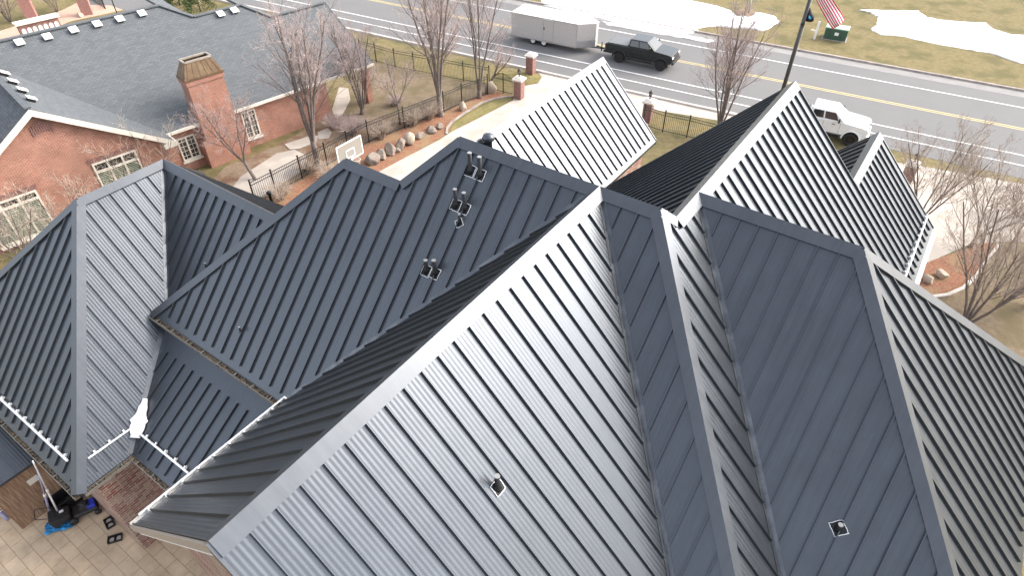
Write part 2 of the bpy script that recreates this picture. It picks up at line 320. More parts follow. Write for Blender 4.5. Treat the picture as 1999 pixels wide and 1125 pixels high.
def snow(name, pxs, m='snow', h=.12, amp=1.5, label=None):
    P = [g(q) for q in jag(pxs, amp)]; c = sum(P, Vector()) / len(P); mb = MB()
    top = [p + (c - p).normalized() * .18 + Vector((0, 0, h)) for p in P]; bot = [p + Vector((0, 0, .004)) for p in P]
    mb.solid(top, bot); o = mb.build(name, m); tag(o, label, 'snow', kind='stuff'); return o
snow('snow', [(1040, -60), (1060, 10), (1140, 30), (1172, 36), (1230, 52), (1290, 62), (1340, 66), (1362, 62), (1358, 55), (1390, 51), (1420, 53), (1470, 57), (1492, 60), (1503, 54), (1521, 42), (1514, 33), (1488, 26), (1470, 26), (1462, 33), (1440, 34), (1428, 22), (1400, 12), (1340, 0), (1300, -60)], label='large white snow field on the verge behind the trailer and black truck')
snow('snow', [(1675, 19), (1720, 21), (1790, 21), (1808, 34), (1850, 41), (1925, 46), (1945, 60), (1975, 69), (2080, 75), (2080, 135), (1990, 123), (1930, 103), (1880, 95), (1810, 82), (1765, 72), (1720, 67), (1702, 60), (1701, 55), (1712, 48), (1712, 40), (1713, 33), (1700, 25)], label='long melting snow patch on the grass right of the green cabinet')
snow('snow', [(1170, 40), (1230, 52), (1290, 60), (1345, 70), (1400, 80), (1380, 83), (1320, 72), (1260, 62), (1190, 50)], m='slush', h=.06, label='dirty slush strip along the far edge of the road')
# stamped patio below the house
struct('patio', MB().prism([(-26, -6, .02), (-2, -6, .02), (-2, 12, .02), (-26, 12, .02)], (0, 0, -.015)), 'patio', rotz=-PSI)
# ================================================================== OUR HOUSE
U = .82; S = 1.002
HOUSE = thing('house', 'large house in the foreground under a steep charcoal standing-seam metal roof with many hips', 'house', (0, 0, 0), -PSI)
def hz(z): return HC + U * (z - 10)
def hp(a, b, z): return Vector((b * U, a * U, hz(z)))
AD = Vector((sin(PSI), cos(PSI), 0)); BD = Vector((cos(PSI), -sin(PSI), 0))
def h2w(p): return BD * p.x + AD * p.y + Vector((0, 0, p.z))
def w2h(p): return Vector((p.dot(BD), p.dot(AD), p.z))
a1, bA1, bR, tA2, a2, bR2, a2f = 14.237, -6.841, -4.968, .385, 16.206, .012, 25.77
a5f, bA5, bE, bL, t1, t2, bLp, aG = 30.646, -1.332, 2.36, -11.962, 1.449, 6.03, -15.985, 1.2785
bA2 = bR + tA2; z2 = -S * tA2; z5 = -S * (bA5 - bR); T = 7.5; ZE = -S * T
K = 1.115
a3, b3, a3e, z3, s3 = 9.9274 * K, -23.128 * K, 6.632 * K, 10 - 12.5146 * K, 1.034
a3i, b3i, z3i = 2.787 * K, -17.446 * K, 10 - 18.391 * K          # inner eave corner
a4f, b4, z4 = 31.07, -15.60, -3.65
def slope(pl, zf, fall, seam0, seam_inset=.17, mat='roof', seams=True, th=.14, sp=SP, ends=(None, None)):
    """one roof slope: sheet with standing seams; pl = plan outline (a, b), zf(a, b) its height, fall = 'a' or 'b'"""
    mb = MB(); top = [hp(a, b, zf(a, b)) for a, b in pl]; mb.solid(top, [p - Vector((0, 0, th)) for p in top])
    n = (top[1] - top[0]).cross(top[2] - top[1]).normalized()
    for i in range(1, len(top) - 1):
        q = (top[i] - top[0]).cross(top[i + 1] - top[0])
        if q.length > .5: n = q.normalized(); break
    if n.z < 0: n = -n
    if seams:
        ci = 0 if fall == 'b' else 1; fi = 1 - ci
        lo = min(q[ci] for q in pl); hi = max(q[ci] for q in pl); step = sp / U
        k = math.ceil((lo - seam0) / step)
        while seam0 + k * step < hi:
            c = seam0 + k * step; k += 1; xs = []
            for i in range(len(pl)):
                p, q = pl[i], pl[(i + 1) % len(pl)]
                if (p[ci] - c) * (q[ci] - c) < 0: t = (c - p[ci]) / (q[ci] - p[ci]); xs.append(p[fi] + (q[fi] - p[fi]) * t)
            xs.sort()
            for x0, x1 in zip(xs[::2], xs[1::2]):
                x0 += ends[0] if ends[0] is not None else seam_inset; x1 -= ends[1] if ends[1] is not None else seam_inset
                if x1 - x0 < .25: continue
                A = hp(*((c, x0) if ci == 0 else (x0, c)), zf(*((c, x0) if ci == 0 else (x0, c)))); B = hp(*((c, x1) if ci == 0 else (x1, c)), zf(*((c, x1) if ci == 0 else (x1, c))))
                mb.beam(A + n * .03, B + n * .03, .024, .066, up=n)
    return mb.build('roof_slope', mat, HOUSE)
def capstrip(A, B, n1, n2, d1, d2, wd=.24, lift=.07, name='ridge_cap', mat='cap', e1=None, e2=None):
    """folded metal cap along A-B lying on the two slopes with normals n1, n2 that run down along d1, d2"""
    A, B = Vector(A), Vector(B); mb = MB(); ax = (B - A).normalized()
    up = (n1 + n2).normalized() * lift * 1.25
    for nn, dd in ((n1, d1), (n2, d2)):
        dd = (dd - ax * dd.dot(ax)).normalized()
        a0, b0, a1_, b1_ = A + up, B + up, A + dd * wd + nn * lift, B + dd * wd + nn * lift
        mb.poly([a0, b0, b1_, a1_]); mb.poly([a1_, b1_, b1_ - nn * lift * .9, a1_ - nn * lift * .9])
    for P_ in (A, B):
        da = (d1 - ax * d1.dot(ax)).normalized(); db = (d2 - ax * d2.dot(ax)).normalized()
        mb.poly([P_ + up, P_ + da * wd + n1 * lift, P_, P_ + db * wd + n2 * lift])
    return mb.build(name, mat, HOUSE)
r2 = 1 / sqrt(2)
nAm, dAm = Vector((0, -r2, r2)), Vector((0, -r2, -r2))      # slope that falls towards -a
nAp, dAp = Vector((0, r2, r2)), Vector((0, r2, -r2))
nBm, dBm = Vector((-r2, 0, r2)), Vector((-r2, 0, -r2))
nBp, dBp = Vector((r2, 0, r2)), Vector((r2, 0, -r2))
zAm1 = lambda a, b: -S * (a1 - a)
zAp1 = lambda a, b: -S * (a - a1)
zA1p = lambda a, b: -S * (b - bA1)
zA1m = lambda a, b: -S * (bA1 - b)
zBp = lambda a, b: -S * (b - bR)
zA2m = lambda a, b: z2 - S * (bA2 - b)
zB2m = lambda a, b: z2 - S * (a2 - a)
zB2p = lambda a, b: z2 - S * (b - bR2)
zB2b = lambda a, b: z2 - S * (a - a2)
zA5m = lambda a, b: z5 - S * (bA5 - b)
zA4p = lambda a, b: z4 - S * (b - b4)
zA4m = lambda a, b: z4 - S * (b4 - b)
T12 = t1 + t2
# main ridge, front slope left of the cross gable
slope([(a1, bL), (a1, bA1), (a1 - T12, bA1 - T12), (a1 - T12, bLp - t2), (a1 - t1, bLp), (a1 - t1, bL - t1)], zAm1, 'a', -13.461)
# front strip between the cross gable and the right hip
slope([(a1, bA1), (a1, bR), (a1 - T, bR + T), (a1 - T, bA1 + T)], zAm1, 'a', -6.02)
# cross gable
slope([(aG, bA1), (a1, bA1), (a1 - T, bA1 + T), (aG, bA1 + T)], zA1p, 'b', 1.821)
slope([(aG, bA1), (a1, bA1), (a1 - T, bA1 - T), (aG, bA1 - T)], zA1m, 'b', 1.85)
# long slope facing right, near strip and far part
slope([(a1, bR), (a1 + tA2, bA2), (a2, bA2), (a2 - 7, bA2 + 7), (a1 - T, bR + T)], zBp, 'b', 14.3)
slope([(a2, bA2), (a2f, bA2), (a2f, bA5), (a5f, bA5), (a5f, bE), (a2 + (bE - bA2), bE)], zBp, 'b', 17.05)
slope([(a1 + tA2, bA2), (a2f, bA2), (a2f, -11.72), (a1 - (z2 - S * (bA2 + 11.72)), -11.72)], zA2m, 'b', 17.1)
slope([(a1, bL), (a1, bR), (a1 + tA2, bA2), (a1 + 7.5, bA2 - 7.15), (a1 + 7.5, bL - 3)], zAp1, 'a', -6, seams=False)
# second front ridge at right
slope([(a2, bA2), (a2, bR2), (a2 - 7, bR2 + 7), (a2 - 7, bA2 + 7)], zB2m, 'a', -3.707)
slope([(a2, bR2), (a2 + 7, bR2 + 7), (a2 - 7, bR2 + 7)], zB2p, 'b', 16.3)
slope([(a2, bA2), (a2, bR2), (a2 + 7, bR2 + 7), (a2 + 7, bA2 + 7)], zB2b, 'a', -3.707, seams=False)
# low far gables
slope([(a2f - .02, bA5), (a5f, bA5), (a5f, bA5 - 3.9), (a2f - .02, bA5 - 3.9)], zA5m, 'b', 27)
slope([(17.6, b4), (a4f, b4), (a4f, -11.78), (17.6, -11.78)], zA4p, 'b', 17.5)
slope([(17.6, b4), (a4f, b4), (a4f, b4 - 3.9), (17.6, b4 - 3.9)], zA4m, 'b', 17.5, seams=False)
# back half of the lower left ridge
bq = bLp - t1
slope([(a1 - t1, bLp), (a1 - t1, bL - t1), (a1 + 4.5, bL - 6), (a1 + 4.5, bLp - 6)], lambda a, b: -S * t1 - S * (a - a1 + t1), 'a', -13, seams=False)
slope([(a1 - t1, bLp), (a1 - T12, bLp - t2), (a1 + 4.5, bLp - t2)], lambda a, b: -S * t1 - S * (bLp - b), 'b', 8, seams=False)
# left block
dz3 = z3 - z3i; t3 = dz3 / s3
zA3p = lambda a, b: z3 - s3 * (b - b3)
zB3m = lambda a, b: z3 - s3 * (a3 - a)
mL = .626
zLow = lambda a, b: z3i + mL * (a - a3i)
va, vz = 6.13 * K, 10 - 16.3 * K; vb = -19.47 * K
aW = va + .02
slope([(a3e, b3), (a3, b3), (aW, b3 + (a3 - aW)), (aW, vb), (a3i, b3i), (1.07 * K, b3i), (a3e - t3, b3 + t3)], zA3p, 'b', 2.5)
slope([(a3e, b3), (a3e - t3, b3 + t3), (a3e - t3, b3 - t3)], lambda a, b: z3 - s3 * (a3e - a), 'a', b3 + .3, seam_inset=.14)
slope([(a3e, b3), (a3, b3), (a3 + 3, b3 - 3), (a3 + 3, b3 - t3), (a3e - t3, b3 - t3)], lambda a, b: z3 - s3 * (b3 - b), 'b', 2.5, seams=False)
slope([(a3, b3), (a3, -12.0), (aW, -12.0), (aW, b3 + (a3 - aW))], zB3m, 'a', b3 + .55)
slope([(aW, vb), (aW, -13.6), (a3i, -13.6), (a3i, b3i)], zLow, 'a', vb + .35, ends=(.14, .62))
aB3 = w2h(onplane((458.7, 345), *[(lambda n: (n, 0))(Vector((0, 0, 1)))][0]))  # placeholder, replaced below
def onslope_back(px):
    # point of the back slope of the left ridge seen at px:  z = z3 - s3 (a - a3)
    n = AD * s3 + Vector((0, 0, 1)); d0 = n.dot(h2w(hp(a3, b3, z3))); p = w2h(onplane(px, n, d0)); return p.y / U, p.x / U
ae = onslope_back((459, 345))[0]
slope([(a3, b3), (a3, -14), (ae, -14), (ae, b3)], lambda a, b: z3 - s3 * (a - a3), 'a', b3 + .3)
# --- ridge, hip and rake caps
def cap(p, q, n1, n2, d1, d2, **k): return capstrip(hp(*p), hp(*q), n1, n2, d1, d2, **k)
cap((a1, bL, 0), (a1, bA1, 0), nAm, nAp, dAm, dAp); cap((a1, bA1, 0), (a1, bR, 0), nAm, nAp, dAm, dAp)
cap((aG, bA1, .0), (a1, bA1, .0), nBp, nBm, dBp, dBm, lift=.076)
cap((a1 + tA2, bA2, z2), (a2f, bA2, z2), nBp, nBm, dBp, dBm, lift=.076)
cap((a2, bA2, z2), (a2, bR2, z2), nAm, nAp, dAm, dAp)
cap((a2f, bA5, z5), (a5f, bA5, z5), nBp, nBm, dBp, dBm)
cap((17.6, b4, z4), (a4f, b4, z4), nBp, nBm, dBp, dBm)
cap((a1 - t1, bLp, -S * t1), (a1 - t1, bL - t1, -S * t1), nAm, nAp, dAm, dAp)
HW = .21
cap((a1, bL, 0), (a1 - t1, bL - t1, -S * t1), nAm, nBm, dAm, dBm, wd=HW, name='hip_cap')
cap((a1 - t1, bLp, -S * t1), (a1 - T12, bLp - t2, -S * T12), nAm, nBm, dAm, dBm, wd=HW, name='hip_cap')
cap((a1, bR, 0), (a1 - T, bR + T, ZE), nAm, nBp, dAm, dBp, wd=HW, name='hip_cap')
cap((a1, bR, 0), (a1 + tA2, bA2, z2), nAp, nBp, dAp, dBp, wd=HW, name='hip_cap')
cap((a2, bR2, z2), (a2 - 7, bR2 + 7, z2 - S * 7), nAm, nBp, dAm, dBp, wd=HW, name='hip_cap')
cap((a2, bR2, z2), (a2 + 7, bR2 + 7, z2 - S * 7), nAp, nBp, dAp, dBp, wd=HW, name='hip_cap')
cap((a3e, b3, z3), (a3, b3, z3), nBp, nBm, dBp, dBm)
cap((a3, b3, z3), (a3, -14, z3), nAm, nAp, dAm, dAp)
cap((a3e, b3, z3), (a3e - t3, b3 + t3, z3i), nAm, nBp, dAm, dBp, wd=HW, name='hip_cap')
cap((a3e, b3, z3), (a3e - t3, b3 - t3, z3i), nAm, nBm, dAm, dBm, wd=HW, name='hip_cap')
# --- valleys
def valley(p, q, n1, n2, o1, o2, wd=.10):
    A, B = hp(*p), hp(*q); ax = (B - A).normalized(); mb = MB()
    for nn, oo in ((n1, o1), (n2, o2)):
        oo = (oo - nn * oo.dot(nn)); oo = (oo - ax * oo.dot(ax)).normalized()
        mb.prism([A + nn * .008, B + nn * .008, B + oo * wd + nn * .012, A + oo * wd + nn * .012], nn * -.006)
    return mb.build('valley_flashing', 'flash', HOUSE)
XA, XB = Vector((0, 1, 0)), Vector((1, 0, 0))
valley((a1, bA1, 0), (a1 - T, bA1 - T, ZE), nAm, nBm, -XB, XB)
valley((a1, bA1, 0), (a1 - T, bA1 + T, ZE), nAm, nBp, XB, -XB)
valley((a2, bA2, z2), (a2 - 7, bA2 + 7, z2 - S * 7), nAm, nBp, XB, -XB)
valley((a3, b3, z3), (aW, b3 + (a3 - aW), zB3m(aW, 0)), nAm, nBp, XB, -XB, wd=.10)
nLow = Vector((0, -mL, 1)).normalized()
valley((aW, vb, vz), (a3i, b3i, z3i), nLow, nBp, XB, -XB, wd=.14)
# --- rakes, fascias, gutters
def rake(p, q, out, mat='taupe', w_=.05, h_=.2, name='rake_trim'):
    A, B = hp(*p), hp(*q); o = Vector(out); mb = MB()
    mb.prism([A + Vector((0, 0, .05)), B + Vector((0, 0, .05)), B - Vector((0, 0, h_)), A - Vector((0, 0, h_))], o * w_); return mb.build(name, mat, HOUSE)
rake((aG, bA1, 0), (aG, bA1 - T, ZE), (0, -1, 0)); rake((aG, bA1, 0), (aG, bA1 + T, ZE), (0, -1, 0), mat='cap')
for d, zt in ((-T, ZE), (T, ZE)):
    A, B = hp(aG, bA1, 0), hp(aG, bA1 + d, zt); mb = MB(); dn = Vector((0, 0, -.2)); hn = Vector((0, 0, -.27)); ins = Vector((0, .03, 0))
    mb.prism([A + dn + ins, B + dn + ins, B + dn + hn + ins, A + dn + hn + ins], (0, .04, 0)); mb.build('fascia_board', 'fascia', HOUSE)
rake((a2f, bA2, z2), (a2f, -11.72, z2 - S * (bA2 + 11.72)), (0, 1, 0), 'cap'); rake((a2f, bA2, z2), (a2f, bA5, z5), (0, 1, 0), 'cap')
rake((a5f, bA5, z5), (a5f, bE, zBp(0, bE)), (0, 1, 0), 'cap'); rake((a5f, bA5, z5), (a5f, bA5 - 3.9, z5 - 3.9 * S), (0, 1, 0), 'cap')
rake((a4f, b4, z4), (a4f, -11.78, zA4p(0, -11.78)), (0, 1, 0), 'cap'); rake((a4f, b4, z4), (a4f, b4 - 3.9, z4 - 3.9 * S), (0, 1, 0), 'cap')
def gutter(p, q, out, mat='gutter', litter=True, straps=True):
    """open box gutter hung on the eave p-q; out = horizontal direction away from the roof"""
    A, B = hp(*p), hp(*q); o = Vector(out); up = Vector((0, 0, 1)); mb = MB(); d = .12
    A, B = A - up * .04, B - up * .04
    mb.prism([A, B, B - up * d, A - up * d], o * .008); mb.prism([A - up * d, B - up * d, B - up * d + o * .13, A - up * d + o * .13], up * .008)
    mb.prism([A + o * .13, B + o * .13, B + o * .13 - up * d, A + o * .13 - up * d], o * .012)
    if straps:
        n = max(2, int((B - A).length / .75))
        for i in range(n): P_ = A.lerp(B, (i + .5) / n); mb.beam(P_ + up * .004, P_ + o * .145 + up * .004, .03, .006)
    gt = mb.build('gutter', mat, HOUSE)
    if litter:
        lm = MB(); n = int((B - A).length / .12); ro = random.Random(5)
        for i in range(n):
            c = A.lerp(B, (i + .5) / n) + o * ro.uniform(.03, .1) - up * ro.uniform(.03, .07)
            lm.box(c, (ro.uniform(.06, .16), ro.uniform(.06, .14), .03), Matrix.Rotation(ro.uniform(0, 3), 3, 'Z') @ Matrix.Rotation(ro.uniform(-.5, .5), 3, 'X'))
        lm.build('leaf_litter', 'litter', gt)
    return gt
gutter((a1 - T12, bLp - t2, -S * T12), (a1 - T12, bA1 - T12 - .05, -S * T12), (0, -1, 0))
gutter((aG, bA1 - T, ZE), (a1 - T, bA1 - T, ZE), (-1, 0, 0), mat='fascia', litter=False)
gutter((a3i, b3i, z3i), (a3i, -13.8, z3i), (0, -1, 0))
gutter((a3i, b3i, z3i), (1.07 * K, b3i, z3i), (1, 0, 0))
gutter((a3e - t3, b3 + t3, z3i), (a3e - t3, b3 - 5.5, z3i), (0, -1, 0))
gutter((a5f, bE, zBp(0, bE)), (a2 + (bE - bA2), bE, zBp(0, bE)), (1, 0, 0), mat='whitebar', litter=False)
gutter((ae, b3, z3 - s3 * (ae - a3)), (ae, -14, z3 - s3 * (ae - a3)), (0, 1, 0), mat='whitebar', litter=False)
# wall strip below the main eave above the low slope
MBx = MB(); aw = a1 - T12 + .35
MBx.box(((-13.6 + vb) / 2 * U, aw * U + .1, (hz(-S * T12) + hz(zLow(aW, 0))) / 2 - .1), ((vb + 13.6) * -U - .8, .2, 1.1)); MBx.build('dormer_cheek_wall', 'cap', HOUSE)
# --- snow rails
def snowrail(pl, n, clip=True):
    A, B = pl; mb = MB(); mb.beam(A + n * .09, B + n * .09, .05, .05, up=n); k = max(2, int((B - A).length / SP))
    ax = (B - A).normalized(); up_ = n.cross(ax).normalized()
    if up_.z < 0: up_ = -up_
    for i in range(k): P_ = A.lerp(B, (i + .5) / k); mb.beam(P_ + n * .05 + up_ * -.02, P_ + n * .05 + up_ * .10, .05, .09, up=n)
    return mb.build('snow_rail', 'whitebar', HOUSE)
def onslope(px, n_ab, pt):
    n = BD * n_ab[0] + AD * n_ab[1] + Vector((0, 0, 1)); p = onplane(px, n, n.dot(h2w(hp(*pt)))); return w2h(p)
snowrail((onslope((172, 896), (s3, 0), (a3, b3, z3)), onslope((257, 836), (s3, 0), (a3, b3, z3))), nBp)
snowrail((onslope((-40, 736), (0, -s3), (a3e, b3, z3)), onslope((138, 900), (0, -s3), (a3e, b3, z3))), nAm)
snowrail((onslope((279, 849), (0, -mL), (a3i, b3i, z3i)), onslope((372, 925), (0, -mL), (a3i, b3i, z3i))), nLow)
snowrail((onslope((1806, 421), (S, 0), (a2, bR, 0)), onslope((1761.5, 542), (S, 0), (a2, bR, 0))), nBp)
snowrail((onslope((274, 1011), (-S, 0), (aG, bA1, 0)) + Vector((.1, 0, .1)), onslope((568, 772), (-S, 0), (aG, bA1, 0)) + Vector((.1, 0, .1))), nBm)
# snow left in the valley
sm = MB(); ro = random.Random(11); va_, vb_ = hp(aW, vb, vz), hp(a3i, b3i, z3i)
nS = (nLow + nBp).normalized(); prev = None; axv = (vb_ - va_).normalized(); sdv = axv.cross(nS).normalized()
for i in range(15):
    t = .585 + .30 * i / 14; c = va_.lerp(vb_, t) + nS * .03; ww = (.07 + .16 * min(1, i / 8)) * ro.uniform(.8, 1.2) * (1 if i < 13 else .7)
    ring = [c + sdv * (cos(pi * k / 8) * ww) + nS * (sin(pi * k / 8) ** .7 * .13 * ro.uniform(.85, 1.15) + .02 + abs(cos(pi * k / 8)) * ww * .45) for k in range(9)]
    if prev:
        for k in range(8): sm.poly([prev[k], prev[k + 1], ring[k + 1], ring[k]], True)
    else: sm.poly(ring)
    prev = ring
sm.poly(prev)
so_ = sm.build('snow', 'snow', None, rotz=-PSI); tag(so_, 'narrow heap of white snow left in the lower left roof valley', 'snow', kind='stuff')
# --- walls under the roofs
def wallprism(pts, off, mat='brick_old', name='brick_wall'): return MB().prism(pts, off).build(name, mat, HOUSE)
def hxy(a, b, z): return Vector((b * U, a * U, z))
zE = hz(ZE) - .25
ov = .7
A_ = aG + ov; bl, br = bA1 - T + ov, bA1 + T - ov; pk = hz(-ov * 0) - .35
wallprism([hxy(A_, bl, 0), hxy(A_, br, 0), hxy(A_, br, zE + ov * U), hxy(A_, bA1, pk), hxy(A_, bl, zE + ov * U)], (0, (a1 - aG) * U * .9, 0), 'brick_old')
wallprism([hxy(a1 - T12 + ov, bLp - t2 + ov, 0), hxy(a1 - T12 + ov, bL + 8, 0), hxy(a1 + 3.6, bL + 8, 0), hxy(a1 + 3.6, bL - .5, 0), hxy(a1 - 1.4, bLp + .3, 0)], (0, 0, zE))
wallprism([hxy(a2 - 6.3, bA2 - 2, 0), hxy(a2 - 6.3, bR2 + 6.3, 0), hxy(a2 + 6.3, bR2 + 6.3, 0), hxy(a2 + 6.3, bA2 - 2, 0)], (0, 0, zE))
wallprism([hxy(a2, -11.2, 0), hxy(a2, bE - .6, 0), hxy(a2f - .4, bE - .6, 0), hxy(a2f - .4, -11.2, 0)], (0, 0, zE))
wallprism([hxy(a2f - .4, -11.2, zE), hxy(a2f - .4, bE - .6, zE), hxy(a2f - .4, bA2, hz(z2) - .4)], (0, -2, 0))
wallprism([hxy(a2f - .3, bA5 - 3.4, 0), hxy(a2f - .3, bE - .6, 0), hxy(a5f - .4, bE - .6, 0), hxy(a5f - .4, bA5 - 3.4, 0)], (0, 0, zE))
wallprism([hxy(18, b4 - 3.4, 0), hxy(18, -12.3, 0), hxy(a4f - .4, -12.3, 0), hxy(a4f - .4, b4 - 3.4, 0)], (0, 0, zE))
zE3 = hz(z3i) - .2; o3 = .45
wallprism([hxy(1.07 * K + o3, b3i - o3, 0), hxy(1.07 * K + o3, b3 - t3 + o3, 0), hxy(a3 + 2, b3 - t3 + o3, 0), hxy(a3 + 2, b3i - o3, 0)], (0, 0, zE3))
wallprism([hxy(a3i + o3, b3i - o3 - .2, 0), hxy(a3i + o3, -13.4, 0), hxy(a3 + 2, -13.4, 0), hxy(a3 + 2, b3i - o3 - .2, 0)], (0, 0, zE3 - .02))
wallprism([hxy(a3 + 1.9, b3 - .5, 0), hxy(a3 + 1.9, -13.4, 0), hxy(ae - .5, -13.4, 0), hxy(ae - .5, b3 - .5, 0)], (0, 0, hz(z3 - s3 * (ae - a3)) - .25))
# low cedar-clad bay under its own small roof at the lower left
hb = 2.45; pc = w2h(g((45, 1035))); pe = w2h(g((118, 978)))
bx0, ay0, ay1 = pc.x, pc.y, pe.y + 1.5
MB().prism([Vector((bx0, ay0, 0)), Vector((bx0, ay1, 0)), Vector((bx0 - 4, ay1, 0)), Vector((bx0 - 4, ay0, 0))], (0, 0, hb)).build('cedar_wall', 'wood', HOUSE)
MB().box((bx0 + .02, ay0 + 1.15, 1.7), (.03, .34, .26)).build('wall_plaque', 'cream', HOUSE)
top = [Vector((bx0 + .15, ay0 - .2, hb + .05)), Vector((bx0 + .15, ay1, hb + .05)), Vector((bx0 - 2.6, ay1, hb + 1.6)), Vector((bx0 - 2.6, ay0 - .2, hb + 1.6))]
mb = MB().solid(top, [q - Vector((0, 0, .1)) for q in top]); n_ = Vector((.56, 0, .83))
for i in range(14):
    y = ay0 + .05 + i * SP
    if y < ay1: mb.beam(Vector((bx0 + .1, y, hb + .08)) + n_ * .02, Vector((bx0 - 2.55, y, hb + 1.575)) + n_ * .02, .026, .05, up=n_)
mb.build('roof_slope', 'roof', HOUSE)
# --- pipes and vents on the roof
def flash_ring(c, nrm, ax1, s=.17, parent=None):
    ax1 = (ax1 - nrm * ax1.dot(nrm)).normalized(); ax2 = nrm.cross(ax1); mb = MB(); ro = random.Random(int(c.x * 50))
    K4 = [(-s, -s), (s, -s), (s, s), (-s, s)]
    for i in range(4):
        p, q = K4[i], K4[(i + 1) % 4]; pts = [c + ax1 * (p[0] + (q[0] - p[0]) * t / 4 + ro.uniform(-.012, .012)) + ax2 * (p[1] + (q[1] - p[1]) * t / 4 + ro.uniform(-.012, .012)) + nrm * .015 for t in range(5)]
        mb.tube(pts, .014, 5)
    mb.build('sealant_bead', 'sealant', parent)
    MB().box((0, 0, 0), (s * 1.9, s * 1.9, .02)).build('flashing', 'pipe', parent)
def vent_pipe(px, ht, rad, nab, pt, nrm, ring=.145, rot=0, name='vent_pipe'):
    c = onslope(px, nab, pt); mb = MB(); up = Vector((0, 0, 1))
    mb.tube([c - up * .05, c + up * .08, c + up * .1, c + up * ht], [rad * 1.9, rad * 1.35, rad, rad], 12)
    o = mb.build(name, 'pipe', HOUSE)
    rm = MB(); rm.tube([c + up * ht, c + up * (ht + .025)], rad * 1.06, 12); rm.build('pipe_rim', 'pipetop', o)
    if ring:
        ax = Matrix.Rotation(rot, 3, nrm) @ (XB if abs(nrm.x) < .5 else XA)
        ax = (ax - nrm * ax.dot(nrm)).normalized(); ay = nrm.cross(ax); fm = MB(); ro = random.Random(int(px[0]))
        fm.prism([c + ax * i * ring * .95 + ay * j * ring * .95 + nrm * .012 for i, j in ((-1, -1), (1, -1), (1, 1), (-1, 1))], nrm * -.008); fm.build('flashing', 'pipe', o)
        sm_ = MB(); K4 = [(-1, -1), (1, -1), (1, 1), (-1, 1)]
        for i in range(4):
            p, q = K4[i], K4[(i + 1) % 4]
            sm_.tube([c + ax * ring * (p[0] + (q[0] - p[0]) * t / 4 + ro.uniform(-.07, .07)) + ay * ring * (p[1] + (q[1] - p[1]) * t / 4 + ro.uniform(-.07, .07)) + nrm * .016 for t in range(5)], .009, 5)
        sm_.build('sealant_bead', 'sealant', o)
    return o
FB1 = ((0, -S), (a1, bA1, 0), nAm)
for px, ht, rad in (((918, 334), .52, .055), ((937, 342), .52, .055), ((890, 401), .48, .052), ((907, 408), .48, .052), ((833, 529), .34, .052), ((849, 534), .42, .055)): vent_pipe(px, ht, rad, *FB1)
vent_pipe((897, 436), .26, .028, *FB1, ring=.10, rot=.8)
vent_pipe((471, 650), .22, .028, *FB1, ring=0)
vent_pipe((971, 952), .34, .048, (S, 0), (a1, bA1, 0), nBp, ring=.12)
vent_pipe((1637, 1032), .12, .05, (0, -S), (a2, bA2, z2), nAm, ring=.14, rot=.8)
vent_pipe((404, 524), .2, .028, (0, -s3), (a3, b3, z3), nAm, ring=0)
pb = onslope_back((529, 390)); c = hp(pb[0], pb[1], z3 - s3 * (pb[0] - a3)); mb = MB(); mb.lathe(c - Vector((0, 0, .1)), [(.07, 0), (.07, .42), (.11, .42), (.11, .52), (.02, .56)], 12); mb.build('roof_vent', 'pipe', HOUSE)
c = w2h(onplane((954, 292), BD * S + Vector((0, 0, 1)), (BD * S + Vector((0, 0, 1))).dot(h2w(hp(20, b4, z4))))); mb = MB()
mb.lathe(c - Vector((0, 0, .3)), [(.14, 0), (.14, .70), (.22, .71), (.235, .78), (.19, .88), (.10, .93), (.01, .95)], 20); mb.build('mushroom_vent', 'cap', HOUSE)
#@@PART2@@
# ================================================================== NEIGHBOUR'S BRICK HOUSE
NAZ = radians(44.5); NP = Vector((sin(NAZ), cos(NAZ), 0)); NN = Vector((-NP.y, NP.x, 0)); Z = Vector((0, 0, 1))
NB = thing('brick_house', 'low red brick neighbour house with grey shingle roof and a copper-capped chimney', 'house', (0, 0, 0), pi / 2 - NAZ)
def nl(p): return Vector((p.dot(NP), p.dot(NN), p.z))
mN, yE, hE = .56, 39.1, 3.0
nMain = (Z - NN * mN)
def on_main(px): return nl(onplane(px, nMain, hE - mN * yE))
def lv(x, y, z): return Vector((x, y, z))
def nslab(pts, name='roof_slope', m='shingle', th=.18, par=None):
    P = [Vector(p) for p in pts]; return MB().solid(P, [p - Z * th for p in P]).build(name, m, par or NB)
R0, R1, R2, R3, R4, R5, R6 = [on_main(q) for q in ((-120, 108), (311, 10.5), (378, 33), (470, 9.5), (530, 33), (634, 5), (725, 118))]
R6.y = yE; R6.z = hE; xL = R0.x
nslab([R0, R1, R2, R3, R4, R5, R6, lv(xL, yE, hE)])
def back(a, b, d): 
    nslab([a, b, b + lv(0, d, -mN * d), a + lv(0, d, -mN * d)])
back(R0, R1, 7); back(R2, R3, 5); back(R4, R5, 5)
def hipback(a, b, d): nslab([a + lv(0, -.01, -.01), b + lv(0, -.01, -.01), b + lv(0, d, 0), a + lv(0, d, 0)])
hipback(R1, R2, 9); hipback(R3, R4, 4)
# shingle ridge caps
def ncap(a, b): return MB().beam(a + Z * .05, b + Z * .05, .3, .07).build('ridge_cap', 'shingle', NB)
ncap(R0, R1); ncap(R2, R3); ncap(R4, R5); ncap(R1, R2); ncap(R3, R4)
